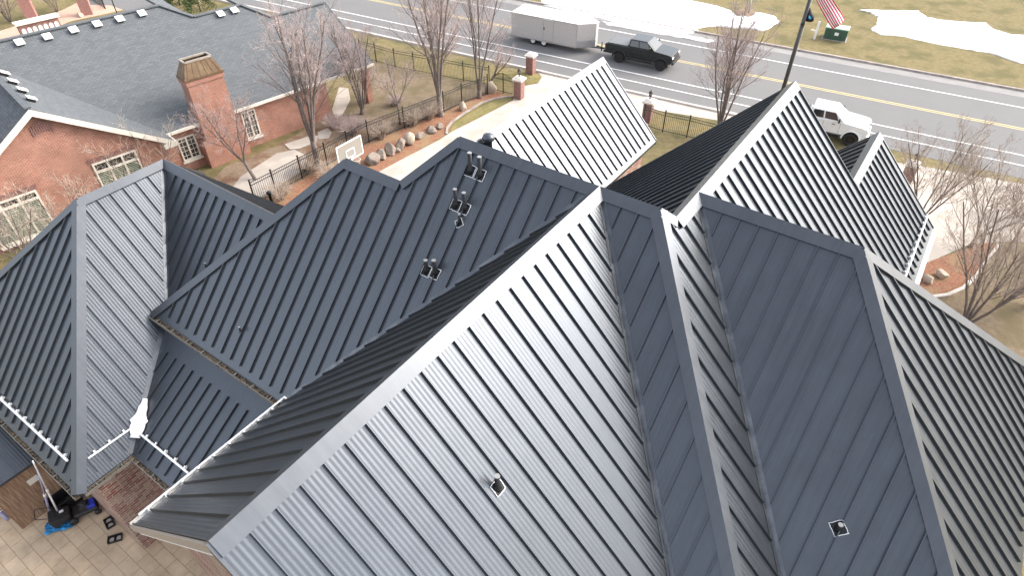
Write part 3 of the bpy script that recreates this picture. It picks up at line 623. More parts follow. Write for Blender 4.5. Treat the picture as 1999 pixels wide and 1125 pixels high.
# eave gutter, right-hand rake
MB().beam(lv(nl(g((385, 245), 3)).x - 4, yE - .06, hE - .1), lv(R6.x, yE - .06, hE - .1), .12, .16).build('gutter', 'cream', NB)
MB().beam(R5 + lv(.03, 0, -.1), R6 + lv(.03, 0, -.1), .06, .22).build('rake_board', 'shingle', NB)
yW = yE + .35; xR = nl(g((648, 227))).x
MB().prism([lv(xL, yW, 0), lv(xR, yW, 0), lv(xR, yW + 11, 0), lv(xL, yW + 11, 0)], Z * (hE + .05)).build('brick_wall', 'brick', NB)
xP = nl(g((668, 205))).x
MB().box((R6.x - .5, yW + .1, 1.5), (.45, .45, 3.0)).build('porch_pillar', 'brick', NB)
# gable wing
ap = nl(g((55, 213), 7.0)); ms = .67; dxR = 5.95; yf = ap.y
def zw(x): return 7.0 - ms * abs(x - ap.x)
xr_, xl_ = ap.x + dxR, ap.x - 8
nslab([lv(ap.x, yf, 7), lv(xr_, yf, zw(xr_)), lv(xr_, yE + .3, zw(xr_)), lv(ap.x, yE + (7 - hE) / mN + .3, 7)])
nslab([lv(ap.x, yf, 7), lv(xl_, yf, zw(xl_)), lv(xl_, yf + 12, zw(xl_)), lv(ap.x, yf + 12, 7)], m=bricky('shaded_slate_shingle', (.055, .062, .075), (.085, .092, .105), (.04, .044, .05), bw=.34, bh=.15, ms=.012, rough=.75, bump=.01, spec=.5))  # left wing slope: same slate, its shade painted in as a darker colour
ncap(lv(ap.x, yf, 7), lv(ap.x, yE + 7, 7))
yg = yf + .38
MB().prism([lv(xl_ + .5, yg, 0), lv(xr_ - .45, yg, 0), lv(xr_ - .45, yg, zw(xr_ - .45) - .2), lv(ap.x, yg, 6.72), lv(xl_ + .5, yg, zw(xl_ + .5) - .2)], (0, 3.2, 0)).build('gable_wall', 'brick', NB)
for s, xe in ((1, xr_), (-1, xl_)):
    MB().prism([lv(ap.x, yf - .03, 6.98), lv(xe, yf - .03, zw(xe) - .02), lv(xe, yf - .03, zw(xe) - .34), lv(ap.x, yf - .03, 6.62)], (0, .1, 0)).build('rake_board', 'cream', NB)
MB().box((xr_ - .25, yf + .45, zw(xr_) - .22), (.75, .95, .3)).build('eave_return', 'cream', NB)
# soldier-course attic vent
vp = nl(onplane((80, 250), NN, yg)); mb = MB()
for i in range(9): mb.box((vp.x - .44 + i * .11, yg - .02, vp.z + .12 - abs(i - 4) ** 2 * .012), (.075, .06, .62 - abs(i - 4) * .03))
mb.build('attic_vent', MT['brick_pillar'], NB)
def window(x0, x1, z0, z1, y, shutters=False, transom=0, arch=False):
    cx, cz = (x0 + x1) / 2, (z0 + z1) / 2; mb = MB(); t = .09
    mb.box((x0 + t / 2, y, cz), (t, .12, z1 - z0)); mb.box((x1 - t / 2, y, cz), (t, .12, z1 - z0))
    mb.box((cx, y, z0 + t / 2), (x1 - x0 - 2 * t, .12, t)); mb.box((cx, y, z1 - t / 2), (x1 - x0 - 2 * t, .12, t))
    n = 2 if x1 - x0 < 2 else 3
    for i in range(1, n): mb.box((x0 + (x1 - x0) * i / n, y, cz), (.1, .11, z1 - z0 - 2 * t))
    if transom: mb.box((cx, y - .01, z1 - transom), (x1 - x0 - 2 * t, .13, .12))
    o = mb.build('window', 'cream', NB)
    MB().box((cx, y + .03, cz), (x1 - x0 - .1, .03, z1 - z0 - .1)).build('pane', 'glass', o)
    MB().box((cx, y - .06, z0 - .06), (x1 - x0 + .16, .2, .1)).build('sill', 'cream', o)
    gm = MB()
    if not shutters:
        for i in range(1, 5): gm.box((cx, y + .005, z0 + (z1 - z0) * i / 5), (x1 - x0 - .2, .03, .025))
        for i in (.25, .75): gm.box((x0 + (x1 - x0) * i, y + .005, cz), (.025, .03, z1 - z0 - .2))
        gm.build('glazing_bar', 'cream', o)
    else:
        k = int((z1 - z0 - (transom or .1)) / .1)
        for i in range(k): gm.box((cx, y + .008, z0 + .12 + i * .1), (x1 - x0 - .25, .02, .062), Matrix.Rotation(.5, 3, 'X'))
        gm.build('shutter', 'shutter', o)
    return o
def wx(px, y): p = nl(onplane(px, NN, y)); return p.x, p.z
yw = yW - .02
a, b = wx((468, 219), yw), wx((510, 262), yw); window(a[0], b[0], b[1], a[1] - .05, yw)
a, b = wx((347, 283), yw), wx((393, 303), yw); c = wx((372, 262), yw); window(a[0], b[0], min(b[1], c[1] - 1.3), c[1], yw)
yw = yg - .02
tr_, bl_ = wx((69, 370), yw), wx((18, 479), yw); window(bl_[0] - .3, tr_[0], bl_[1], tr_[1], yw, True, .45)
tl1, tr1 = wx((181, 327), yw), wx((268, 304), yw); window(tl1[0], tr1[0], bl_[1], (tl1[1] + tr1[1]) / 2 + .3, yw, True, .55)
for x0, x1, zt in ((tl1[0], tr1[0], (tl1[1] + tr1[1]) / 2 + .3), (bl_[0] - .3, tr_[0], tr_[1])):
    mb = MB(); n = int((x1 - x0 + .3) / .085)
    for i in range(n): mb.box((x0 - .15 + (i + .5) * (x1 - x0 + .3) / n, yg - .012, zt + .16), (.066, .05, .26))
    mb.build('window_lintel', MT['brick_pillar'], NB)
# chimney
yc = yW - .62
c0, c1 = nl(onplane((363, 160), NN, yc)), nl(onplane((433, 138), NN, yc)); zt = (c0.z + c1.z) / 2
ch = MB(); cw = c1.x - c0.x; cx = (c0.x + c1.x) / 2
ch.box((cx, yc + .5, zt / 2), (cw, 1.0, zt)); ch.box((cx, yc + .5, zt - .18), (cw + .12, 1.12, .26)); ch.box((cx, yc + .5, .9), (cw + .5, 1.15, 1.8))
chim = ch.build('chimney', 'brick', NB)
cp = MB(); cp.box((cx, yc + .5, zt + .04), (cw + .2, 1.2, .12))
tw, td, zc = cw * .36, .34, zt + .95
bw_, bd_ = cw / 2 + .06, .56
bq_ = [lv(cx + i * bw_, yc + .5 + j * bd_, zt + .1) for i, j in ((-1, -1), (1, -1), (1, 1), (-1, 1))]
tq_ = [lv(cx + i * tw, yc + .5 + j * td, zc) for i, j in ((-1, -1), (1, -1), (1, 1), (-1, 1))]
for i in range(4): j = (i + 1) % 4; cp.poly([bq_[i], bq_[j], tq_[j], tq_[i]])
for i in range(6):
    t = (i + .5) / 6
    for u, v in ((0, 1), (2, 3)): cp.beam(bq_[u].lerp(bq_[v], t), tq_[u].lerp(tq_[v], t), .03, .04, up=(0, 1, 0))
cp.build('chimney_cap', 'copper', chim)
cp = MB()
for i in range(4): cp.beam(tq_[i] + Z * .03, tq_[(i + 1) % 4] + Z * .03, .09, .1)
cp.build('chimney_rim', mottled('pale_copper', (.32, .27, .22), (.45, .4, .34), 4, .5, metal=.3), chim)
MB().box((cx, yc + .5, zt + .3), (tw * 1.9, td * 1.9, .02)).build('flue', 'blackp', chim)
# roof vents with bright metal hoods
def rvent(c, nrm, down):
    nrm = nrm.normalized(); down = down.normalized(); sd_ = nrm.cross(down); s = .21; mb = MB()
    mb.prism([c + sd_ * i * s * .8 + down * j * s * .8 for i, j in ((-1, -1), (1, -1), (1, 1), (-1, 1))], nrm * .16); o = mb.build('roof_vent', 'blackp', NB)
    mb = MB(); P = [c + nrm * .16 + sd_ * i * s * 1.1 + down * j * s * 1.1 for i, j in ((-1, -1), (1, -1), (1, 1), (-1, 1))]
    mb.prism(P, nrm * .05 + Z * .01); mb.build('vent_hood', MT['white'], o, bevel=.015)
for q in ((40, 86), (94, 75), (145, 61.5), (191, 50), (235, 40), (278, 29), (431, 30), (458, 23)): rvent(on_main(q), lv(0, -mN, 1), lv(0, -1, -mN))
nWing = (NP * ms + Z)
for q in ((8, 147), (24, 163), (42, 180), (60, 197)): rvent(nl(onplane(q, nWing, 7.0 + ms * ap.x)), lv(ms, 0, 1), lv(1, 0, -ms))
# ================================================================== TREES AND SHRUBS
def grow(mb, twig, p, d, ln, r, lev, rnd, P):
    """one limb as a wobbling tapered tube, with its side shoots"""
    seg = 5 if lev < 2 else 3; pts = [p]; rad = [r]; dd = d.normalized(); end = r * (.45 if lev < 2 else .4)
    for i in range(seg):
        dd = (dd + Vector((rnd.gauss(0, 1), rnd.gauss(0, 1), rnd.gauss(0, 1))) * P['wob'] + Vector((0, 0, P['up'] * (.5 if lev < 3 else .25)))).normalized()
        pts.append(pts[-1] + dd * (ln / seg)); rad.append(r + (end - r) * (i + 1) / seg)
    tgt = mb if lev < P['split'] else twig
    tgt.tube(pts, [max(q, P['rmin']) for q in rad], 6 if lev == 0 else (4 if lev < 2 else 3), cap=False)
    if lev >= P['lev']: return
    n = P['n'][lev]
    for k in range(n):
        t = P['t0'][lev] + (1 - P['t0'][lev]) * (k + rnd.random() * .8) / n; f = t * seg; i = min(int(f), seg - 1); q = pts[i].lerp(pts[i + 1], f - i)
        ax = (pts[i + 1] - pts[i]).normalized(); sd_ = ax.orthogonal().normalized(); sd_ = Matrix.Rotation(k * 2.4 + rnd.uniform(-.6, .6), 3, ax) @ sd_
        an = P['ang'][lev] * rnd.uniform(.75, 1.3); nd = ax * cos(an) + sd_ * sin(an)
        grow(mb, twig, q, nd, ln * P['len'][lev] * rnd.uniform(.7, 1.2) * (1.15 - .5 * t), max(r * P['rr'][lev] * (1.1 - .5 * t), P['rmin']), lev + 1, rnd, P)
PEAR = dict(wob=.06, up=.12, lev=4, split=3, n=(9, 6, 5, 4), t0=(.22, .12, .15, .2), ang=(.55, .5, .55, .65), len=(.42, .46, .52, .6), rr=(.34, .5, .5, .6), rmin=.004)
VASE = dict(wob=.09, up=.06, lev=3, split=2, n=(9, 7, 5), t0=(.25, .15, .2), ang=(.55, .6, .7), len=(.5, .5, .5), rr=(.5, .5, .6), rmin=.005)
def tree(px, ht, label, seed, trunk=.13, stems=1, spread=.25, P=PEAR, lean=(0, 0), group=None, tw='twig', name='bare_tree', trunk_h=None, base=None, cat='tree'):
    rnd = random.Random(seed); b = base or g(px); t = thing(name, label, cat, b, 0, group); mb, twg = MB(), MB()
    if trunk_h:
        top = Vector((lean[0] * trunk_h, lean[1] * trunk_h, trunk_h)); mb.tube([(0, 0, -.1), (0, 0, .15), top * .6, top], [trunk * 1.5, trunk * 1.15, trunk, trunk * .9], 8)
    else: top = Vector((0, 0, -.05))
    for i in range(stems):
        a = 2 * pi * i / stems + rnd.uniform(-.4, .4); sp = spread * rnd.uniform(.55, 1.25) if stems > 1 else spread * .15
        d = Vector((cos(a) * sp + lean[0], sin(a) * sp + lean[1], 1)); L = (ht - top.z) * rnd.uniform(.82, 1.02)
        grow(mb, twg, top - Z * .08 + Vector((cos(a), sin(a), 0)) * trunk * (.4 if stems > 1 else 0), d, L, trunk * (.8 if stems < 3 else .5), 0, rnd, P)
    mb.build('trunk', 'bark', t)
    if twg.v: twg.build('crown', tw, t)
    return t
GT = 'leafless trees along the driveway bed'
tree((621, 322), 9.6, 'tall bare tree beside the basketball hoop, straight grey trunk in the mulch bed', 1, .19, 5, .17, group=GT, trunk_h=1.8)
tree((708, 222), 6.6, 'bare multi-stemmed tree in the neighbour yard behind the hoop', 2, .15, 7, .20, group=GT, trunk_h=.4, P=dict(PEAR, n=(8, 6, 5, 3)))
tree((860, 226), 9.8, 'largest bare tree, with a thick trunk, beside the pale boulder at the lawn strip', 3, .20, 6, .22, group=GT, trunk_h=1.6)
tree((936, 191), 9.8, 'slim tall bare tree just left of the small iron gate', 4, .15, 4, .20, group=GT, trunk_h=.6)
tree((957, 164), 3.0, 'low dark bare tree leaning over the iron gate from behind', 5, .10, 3, .4, lean=(.45, .1), trunk_h=.7, P=VASE)
tree((781, 242), 4.6, 'thin pale young tree between the two large bare trees', 6, .075, 3, .45, group=GT, trunk_h=1.6, P=VASE)
tree((497, 350), 5.6, 'pale bare tree leaning across the brick chimney', 8, .10, 4, .45, lean=(-.28, .05), trunk_h=1.3, P=dict(PEAR, n=(9, 7, 5, 3), ang=(.8, .7, .7, .8)))
tree((1402, 262), 8.2, 'bushy bare tree by the road between the pointed gable and the driveway gable', 9, .14, 7, .24, trunk_h=.5, P=dict(PEAR, n=(9, 7, 5, 3)))
tree((1792, 430), 5.2, 'bare shrubby tree behind the right-hand gable edge in front of the pale driveway', 10, .10, 6, .5, lean=(.12, 0), P=dict(PEAR, n=(9, 7, 5, 3), split=2), tw='twig2')
tree((1893, 484), 5.2, 'crooked bare tree at the edge of the right-hand mulch bed', 12, .10, 4, .55, lean=(.25, .2), P=dict(VASE, wob=.16), tw='twig2', trunk_h=.7)
tree((1885, 632), 6.2, 'big leaning multi-stemmed bare tree on the lawn at the right edge', 13, .13, 9, .55, lean=(.42, .22), P=dict(PEAR, n=(9, 7, 5, 4), split=2), tw='twig2')
tree((2010, 600), 5.0, 'bare tree half cut off by the right edge of the photo', 14, .11, 6, .5, lean=(-.1, .1), P=dict(PEAR, n=(8, 7, 5, 3), split=2), tw='twig2')
GS = 'leafless small trees before the brick gable'
def gable_tree(px, h, lab, seed): 
    return tree(px, h, lab, seed, .08, 5, .42, group=GS, P=dict(VASE, n=(8, 6, 4)), tw='twig2')
gable_tree((75, 530), 4.4, 'bare small tree in front of the left gable window', 21)
gable_tree((175, 480), 3.9, 'bare small tree between the two gable windows', 22)
gable_tree((292, 398), 4.2, 'bare small tree in front of the right gable window', 23)
tree((20, 42), 3.6, 'bare shrub in the top left corner beside the arched garden wall', 31, .08, 6, .5, P=VASE, name='bare_shrub', cat='shrub')
tree((112, 22), 3.6, 'bare shrub between the two tall brick pillars at the top left', 32, .08, 6, .5, P=VASE, name='bare_shrub', cat='shrub')
tree((1990, 425), 2.2, 'dark reddish bare shrub by the pale driveway at the right edge', 33, .07, 9, .7, P=dict(VASE, n=(8, 6, 5)), name='bare_shrub', cat='shrub', tw=mottled('reddish_twigs', (.16, .07, .06), (.26, .13, .11), 4, .9))
def bush(px, ht, wid, label, seed, tw='twig2', n=90, name='bare_shrub', group=None):
    rnd = random.Random(seed); t = thing(name, label, 'shrub', g(px), 0, group); st, tp = MB(), MB()
    for i in range(n):
        a = rnd.uniform(0, 2 * pi); l = rnd.uniform(.3, 1); d = Vector((cos(a) * wid * l, sin(a) * wid * l, ht * (1.05 - .45 * l * l)))
        b0 = Vector((cos(a), sin(a), 0)) * rnd.uniform(0, .25); pts = [b0, b0 + d * .35 + Vector((0, 0, ht * .18)), b0 + d * .72 + Vector((0, 0, ht * .10)), b0 + d]
        (st if i % 6 == 0 else tp).tube(pts, [.014, .011, .008, .004], 3, cap=False)
        for k in range(4):
            q = pts[1].lerp(pts[3], rnd.uniform(.1, 1)); tp.tube([q, q + Vector((rnd.gauss(0, .2), rnd.gauss(0, .2), rnd.uniform(.02, .35)))], [.006, .003], 3, cap=False)
    st.build('stems', 'bark', t); tp.build('twigs', tw, t); return t
GB = 'dormant shrubs along the iron fence'
bush((838, 232), 1.3, 1.1, 'arching tan shrub at the foot of the largest bare tree', 41, n=150, group=GB)
bush((806, 245), 1.2, 1.0, 'arching tan shrub just left of the one by the largest tree', 42, n=140, group=GB)
bush((745, 270), 1.2, 1.0, 'dry tan shrub behind the backboard along the fence', 43, n=140, group=GB)
bush((690, 262), 1.1, 1.1, 'greyish tangled shrub in the neighbour yard below the multi-stemmed tree', 44, tw='twig', n=170, group=GB)
bush((655, 250), .9, .9, 'greyish low shrub by the corner of the brick house', 45, tw='twig', n=110, group=GB)
bush((600, 335), .9, .9, 'dry low shrub left of the tall tree trunk by the hoop', 46, n=100, group=GB)
bush((640, 345), .8, .9, 'dry low shrub between the tall tree trunk and the hoop pole', 47, n=90, group=GB)
bush((548, 388), .9, .9, 'dry low shrub in the mulch bed inside the iron fence', 48, n=90, group=GB)
bush((772, 205), .6, .55, 'small grey bush alone on the neighbour lawn', 49, tw='twig', n=110)
# evergreen behind the shingle roof
def evergreen(px, ht, wid, label, seed):
    rnd = random.Random(seed); t = thing('evergreen_shrub', label, 'shrub', g(px)); MB().tube([(0, 0, 0), (0, 0, ht * .9)], [.09, .03], 6).build('trunk', 'bark', t); mb = MB()
    for i in range(2600):
        z = rnd.random() ** .8; a = rnd.uniform(0, 2 * pi); r = wid * (1 - z) ** .6 * (.55 + .45 * rnd.random()) * (1 + .18 * sin(3 * a + z * 9))
        c = Vector((cos(a) * r, sin(a) * r, .15 + z * ht)); d = Vector((cos(a), sin(a), rnd.uniform(.1, 1.2))).normalized() * rnd.uniform(.12, .26); s_ = d.orthogonal().normalized() * .035
        mb.poly([c - s_, c + s_, c + d + s_ * .3, c + d - s_ * .3])
    mb.build('crown', 'needles', t)
evergreen((392, 22), 3.0, 1.5, 'dark green evergreen rising behind the grey shingle roof', 51)
evergreen((352, 10), 2.4, 1.3, 'second green evergreen, left of the taller one behind the shingle roof', 52)
# ================================================================== BOULDERS
def boulder(px, s, label, seed, m='rock', group='boulders edging the driveway bed', sq=(1, .8, .75)):
    rnd = random.Random(seed); bm = bmesh.new(); bmesh.ops.create_icosphere(bm, subdivisions=3, radius=1)
    cuts = [(Vector((rnd.gauss(0, 1), rnd.gauss(0, 1), rnd.gauss(0, .8))).normalized(), rnd.uniform(.55, .85)) for _ in range(9)]
    for v in bm.verts:
        for n, d in cuts:
            k = v.co.dot(n)
            if k > d: v.co -= n * (k - d)
        v.co = Vector((v.co.x * s * sq[0], v.co.y * s * sq[1], v.co.z * s * sq[2])) * (1 + rnd.uniform(-.015, .015))
    me = bpy.data.meshes.new('boulder'); bm.to_mesh(me); bm.free(); me.materials.append(MT[m]); o = bpy.data.objects.new('boulder', me); C.objects.link(o)
    p = g(px); o.location = (p.x, p.y, s * sq[2] * .55); o.rotation_euler = (0, 0, rnd.uniform(0, 6)); tag(o, label, 'boulder', group); return o
for i, (q, s, lab, m, sq) in enumerate([
    ((708, 330), .30, 'low flat rock right beside the basketball rim', 'rock', (1, .8, .6)), ((730, 318), .72, 'widest pinkish boulder, right of the basketball hoop', 'rock', (1, .8, .75)),
    ((745, 307), .62, 'squat brown boulder, third from the hoop', 'rock', (1, .85, .7)), ((764, 300), .68, 'upright striped grey boulder in the middle of the boulder row', 'rock', (.75, .7, 1)),
    ((783, 290), .62, 'rounded grey boulder between the striped one and the pale square one', 'rock', (.9, .8, .9)), ((801, 278), .66, 'pale square-faced boulder near the far end of the row', 'rockp', (.95, .8, .85)),
    ((820, 268), .48, 'small round tan boulder after the pale square one', 'rock', (1, .9, .6)), ((842, 256), .50, 'half-buried grey boulder near the lawn strip', 'rock', (1.2, .9, .5)),
    ((858, 249), .40, 'mossy rock at the end of the boulder row by the lawn strip', 'rock', (1, .9, .6)), ((904, 214), .52, 'lone pale boulder in the bed beside the largest bare tree', 'rockp', (.75, .7, 1.05)),
    ((958, 181), .75, 'pale slanted boulder leaning at the iron gate', 'rockp', (.8, .5, 1.0)), ((776, 297), .28, 'smallest dark stone wedged between two boulders', 'rock', (1, .9, .9))]):
    boulder(q, s * .86, lab, 60 + i, m, sq=sq)
boulder((1809, 549), .34, 'cream boulder in the right-hand mulch bed, nearer the roof', 81, 'rockp', 'pale boulders in the right-hand bed')
boulder((1835, 540), .36, 'white boulder in the right-hand mulch bed, farther from the roof', 82, 'rockp', 'pale boulders in the right-hand bed')
# ================================================================== FENCES, GATE, PILLARS
def fence(pxs, label, ht=1.5, post_gap=2.4, name='iron_fence', group='black iron picket fences', skip_first=False):
    t = thing(name, label, 'fence', g(pxs[0]), 0, group); o = Vector(t.location); P = [g(q) - o for q in pxs]; acc = []
    for a, b in zip(P, P[1:]):
        n = max(1, round((b - a).length / post_gap))
        for i in range(n): acc.append(a.lerp(b, i / n))
    acc.append(P[-1])
    for p in acc: MB().box((p.x, p.y, ht * .53), (.075, .075, ht * 1.06)).box((p.x, p.y, ht * 1.08), (.10, .10, .05)).build('post', 'iron', t)
    for a, b in zip(acc, acc[1:]):
        mb = MB(); d = b - a; L = d.length; u = d / L
        for z in (.12, ht * .84, ht * .97): mb.beam(a + u * .05 + Z * z, b - u * .05 + Z * z, .03, .035)
        k = int(L / .125)
        for i in range(1, k): q = a + u * (L * i / k); mb.box((q.x, q.y, ht * .49), (.016, .016, ht * .96))
        mb.build('picket_panel', 'iron', t)
    return t
fence([(500, 398), (540, 377), (591, 349), (640, 323), (721, 278), (790, 250), (867, 219), (902, 203), (952, 184)], 'long black iron fence running behind the hoop and boulders to the small gate')
fence([(705, 112), (735, 121), (772, 132), (808.6, 139), (850, 147), (905, 158), (955, 167)], 'black iron fence between the neighbour lawn and the road verge')
fence([(1254, 245), (1293, 258), (1340, 268), (1400, 284), (1470, 303)], 'black iron fence right of the lantern pillar, before the bushy road tree')
fence([(178, 0), (206, 17)], 'short dark iron fence at the top left beside the thin lamp post', post_gap=3)
gt_ = thing('iron_gate', 'small arched black double gate beside the brick pillar', 'gate', g((964, 177))); ga, gb = Vector((0, 0, 0)), g((1001, 186)) - g((964, 177)); L_ = gb.length; u_ = gb / L_
for s0, s1 in ((.02, .49), (.51, .98)):
    mb = MB(); a_, b_ = gb * s0, gb * s1
    for z in (.12, 1.1): mb.beam(a_ + Z * z, b_ + Z * z, .03, .04)
    for i in range(9):
        t_ = s0 + (s1 - s0) * i / 8; h_ = 1.25 + .3 * sin(pi * t_); q = gb * t_; mb.box((q.x, q.y, h_ / 2 + .03), (.022, .022, h_))
        if i < 8: t2_ = s0 + (s1 - s0) * (i + 1) / 8; mb.beam(q + Z * h_, gb * t2_ + Z * (1.25 + .3 * sin(pi * t2_)), .03, .04)
    mb.build('gate_leaf', 'iron', gt_)
MB().box((gb.x / 2, gb.y / 2, .8), (.09, .09, 1.6)).build('gate_post', 'iron', gt_)
def pillar(px, label, lantern=False, ht=1.45, wd=.62, base=None):
    b = base or g(px); t = thing('brick_pillar', label, 'pillar', b, -radians(28), 'brick pillars at the driveway entrance')
    MB().box((0, 0, ht / 2), (wd, wd, ht)).build('shaft', 'brick_pillar', t)
    MB().box((0, 0, ht + .06), (wd + .2, wd + .2, .12)).box((0, 0, ht + .19), (wd + .12, wd + .12, .14), taper=.55).build('capstone', 'cap_stone', t)
    if lantern:
        mb = MB(); mb.lathe((0, 0, ht + .24), [(.10, 0), (.04, .06), (.035, .16), (.09, .2), (.11, .24)], 10); mb.lathe((0, 0, ht + .70), [(.15, 0), (.10, .07), (.03, .14), (.012, .24)], 10)
        for i in range(6): a_ = i * pi / 3; mb.tube([(cos(a_) * .10, sin(a_) * .10, ht + .47), (cos(a_) * .125, sin(a_) * .125, ht + .71)], .012, 4)
        ln = mb.build('lantern', 'iron', t); MB().lathe((0, 0, ht + .48), [(.075, 0), (.095, .21)], 8).build('lantern_glass', 'glassboard', ln)
    return t
pillar((1036, 143), 'brick pillar with pale cap on the green verge patch nearest the trailer')
pillar((1013, 191), 'brick pillar with pale cap and lantern at the small iron gate', True)
pillar((1262, 236), 'brick pillar with black lantern just right of the white-lit gable', True)
pillar((1768, 352), 'pale-capped lantern pillar peeking out beyond the lowest right gable', True, ht=1.1)
# top left corner: arched garden wall, tall pillars, lamp post
ga_, gb_ = g((33, 49), 1.5), g((112, 31), 1.5); d_ = gb_ - ga_; L_ = d_.length; u_ = d_ / L_
t = thing('garden_wall', 'low brick garden wall with white arched openings and a broad pale cap', 'wall', (ga_.x, ga_.y, 0), atan2(u_.y, u_.x))
MB().box((L_ / 2, .35, .72), (L_, .55, 1.44)).build('brick_body', 'brick_pillar', t); MB().box((L_ / 2, .35, 1.52), (L_ + .3, .95, .16)).build('capstone', 'cap_stone', t)
for i in range(7):
    x = L_ * (i + .7) / 7.4; pts = [(x - .16, .07, .55), (x + .16, .07, .55), (x + .16, .07, .95)] + [(x + .16 * cos(a_), .07, .95 + .16 * sin(a_)) for a_ in (.5, 1.05, 1.57, 2.1, 2.64)] + [(x - .16, .07, .95)]
    MB().prism(pts, (0, -.03, 0)).build('arched_opening', 'white', t)
for q, lab in (((66, 40), 'tall brick pillar cut off by the top edge, behind the arched garden wall'), ((172, 27), 'tall brick pillar on pink gravel at the top, right of the other')):
    t = thing('brick_column', lab, 'pillar', g(q), .4, 'tall brick columns at the top left'); MB().box((0, 0, 1.7), (.95, .75, 3.4)).build('shaft', mottled('pink_brick_column', (.30, .15, .13), (.38, .21, .18), 5, .85), t); MB().box((0, 0, 3.48), (1.15, .95, .16)).build('capstone', 'cap_stone', t)
boulder((158, 32), .38, 'pale boulder on the pink gravel beside the tall brick pillar', 85, 'rockp', None)
t = thing('lamp_post', 'thin dark post standing behind the shingle ridge at the top left', 'post', g((231, 32))); MB().tube([(0, 0, 0), (0, 0, 4.5)], .05, 8).build('pole', 'iron', t); MB().lathe((0, 0, 4.5), [(.16, 0), (.2, .3), (.06, .5)], 8).build('lantern', 'iron', t)
# ================================================================== BASKETBALL HOOP
bc = g((683, 294), 3.45); hoop = thing('basketball_hoop', 'basketball hoop with clear white-edged backboard standing by the driveway', 'basketball hoop', (bc.x, bc.y, 0), -PSI)
# local x = +B (towards the drive), y = +A (along the board)
bw2, bh2 = .92, .55; mb = MB()
for a_, b_ in (((-bw2, -bh2), (bw2, -bh2)), ((bw2, -bh2), (bw2, bh2)), ((bw2, bh2), (-bw2, bh2)), ((-bw2, bh2), (-bw2, -bh2)), ((-.3, -.38), (.3, -.38)), ((.3, -.38), (.3, .08)), ((.3, .08), (-.3, .08)), ((-.3, .08), (-.3, -.38))):
    mb.beam((.0, a_[0], 3.45 + a_[1]), (.0, b_[0], 3.45 + b_[1]), .07, .05, up=(1, 0, 0))
bb = mb.build('backboard_frame', 'white', hoop); MB().box((0, 0, 3.45), (.02, bw2 * 2 - .05, bh2 * 2 - .05)).build('backboard_glass', 'glassboard', bb)
mb = MB(); mb.tube([(.42 + .23 * cos(a_ * pi / 10), .23 * sin(a_ * pi / 10), 3.03) for a_ in range(21)], .012, 6); mb.box((.1, 0, 3.03), (.2, .14, .05)); rim = mb.build('rim', 'white', hoop)
nt = MB()
for i in range(12):
    for s_ in (1, -1):
        pts = [(.42 + (.22 - .09 * k / 4) * cos(i * pi / 6 + s_ * k * .26), (.22 - .09 * k / 4) * sin(i * pi / 6 + s_ * k * .26), 3.02 - k * .1) for k in range(5)]; nt.tube(pts, .005, 3, cap=False)
nt.build('net', 'white', rim)
mb = MB(); mb.box((-.95, 0, 1.5), (.16, .16, 3.0)); mb.build('pole', 'iron', hoop)
mb = MB()
for y in (-.25, .25):
    mb.beam((-.95, y * .4, 2.95), (-.03, y, 3.75), .06, .06); mb.beam((-.95, y * .4, 2.5), (-.03, y, 3.15), .06, .06)
mb.build('support_arm', 'iron', hoop)
# ================================================================== VEHICLES
def wheel(parent, x, y, r, rim_m, sgn, wdt=.28):
    mb = MB(); prof = [(r * .62, -wdt / 2), (r * .93, -wdt / 2), (r, -wdt * .32), (r, wdt * .32), (r * .93, wdt / 2), (r * .62, wdt / 2)]
    n = 28; pts = [[(x + q * cos(2 * pi * i / n), y + yy, r + q * sin(2 * pi * i / n)) for q, yy in prof] for i in range(n)]
    for i in range(n):
        for k in range(len(prof)): a_, b_ = pts[i], pts[(i + 1) % n]; k2 = (k + 1) % len(prof); mb.poly([a_[k], a_[k2], b_[k2], b_[k]], True)
    w_ = mb.build('wheel', 'rubber', parent); rm = MB(); yo = y + sgn * wdt * .36
    rm.prism([(x + r * .63 * cos(2 * pi * i / 20), yo - sgn * .06, r + r * .63 * sin(2 * pi * i / 20)) for i in range(20)], (0, sgn * .02, 0))
    for i in range(6): a_ = i * pi / 3; rm.beam((x, yo, r), (x + r * .6 * cos(a_), yo, r + r * .6 * sin(a_)), .09, .05, up=(0, 1, 0))
    rm.tube([(x + r * .61 * cos(2 * pi * i / 20), yo, r + r * .61 * sin(2 * pi * i / 20)) for i in range(21)], .03, 5); rm.box((x, yo, r), (.14, .07, .14)); rm.build('rim', rim_m, w_)
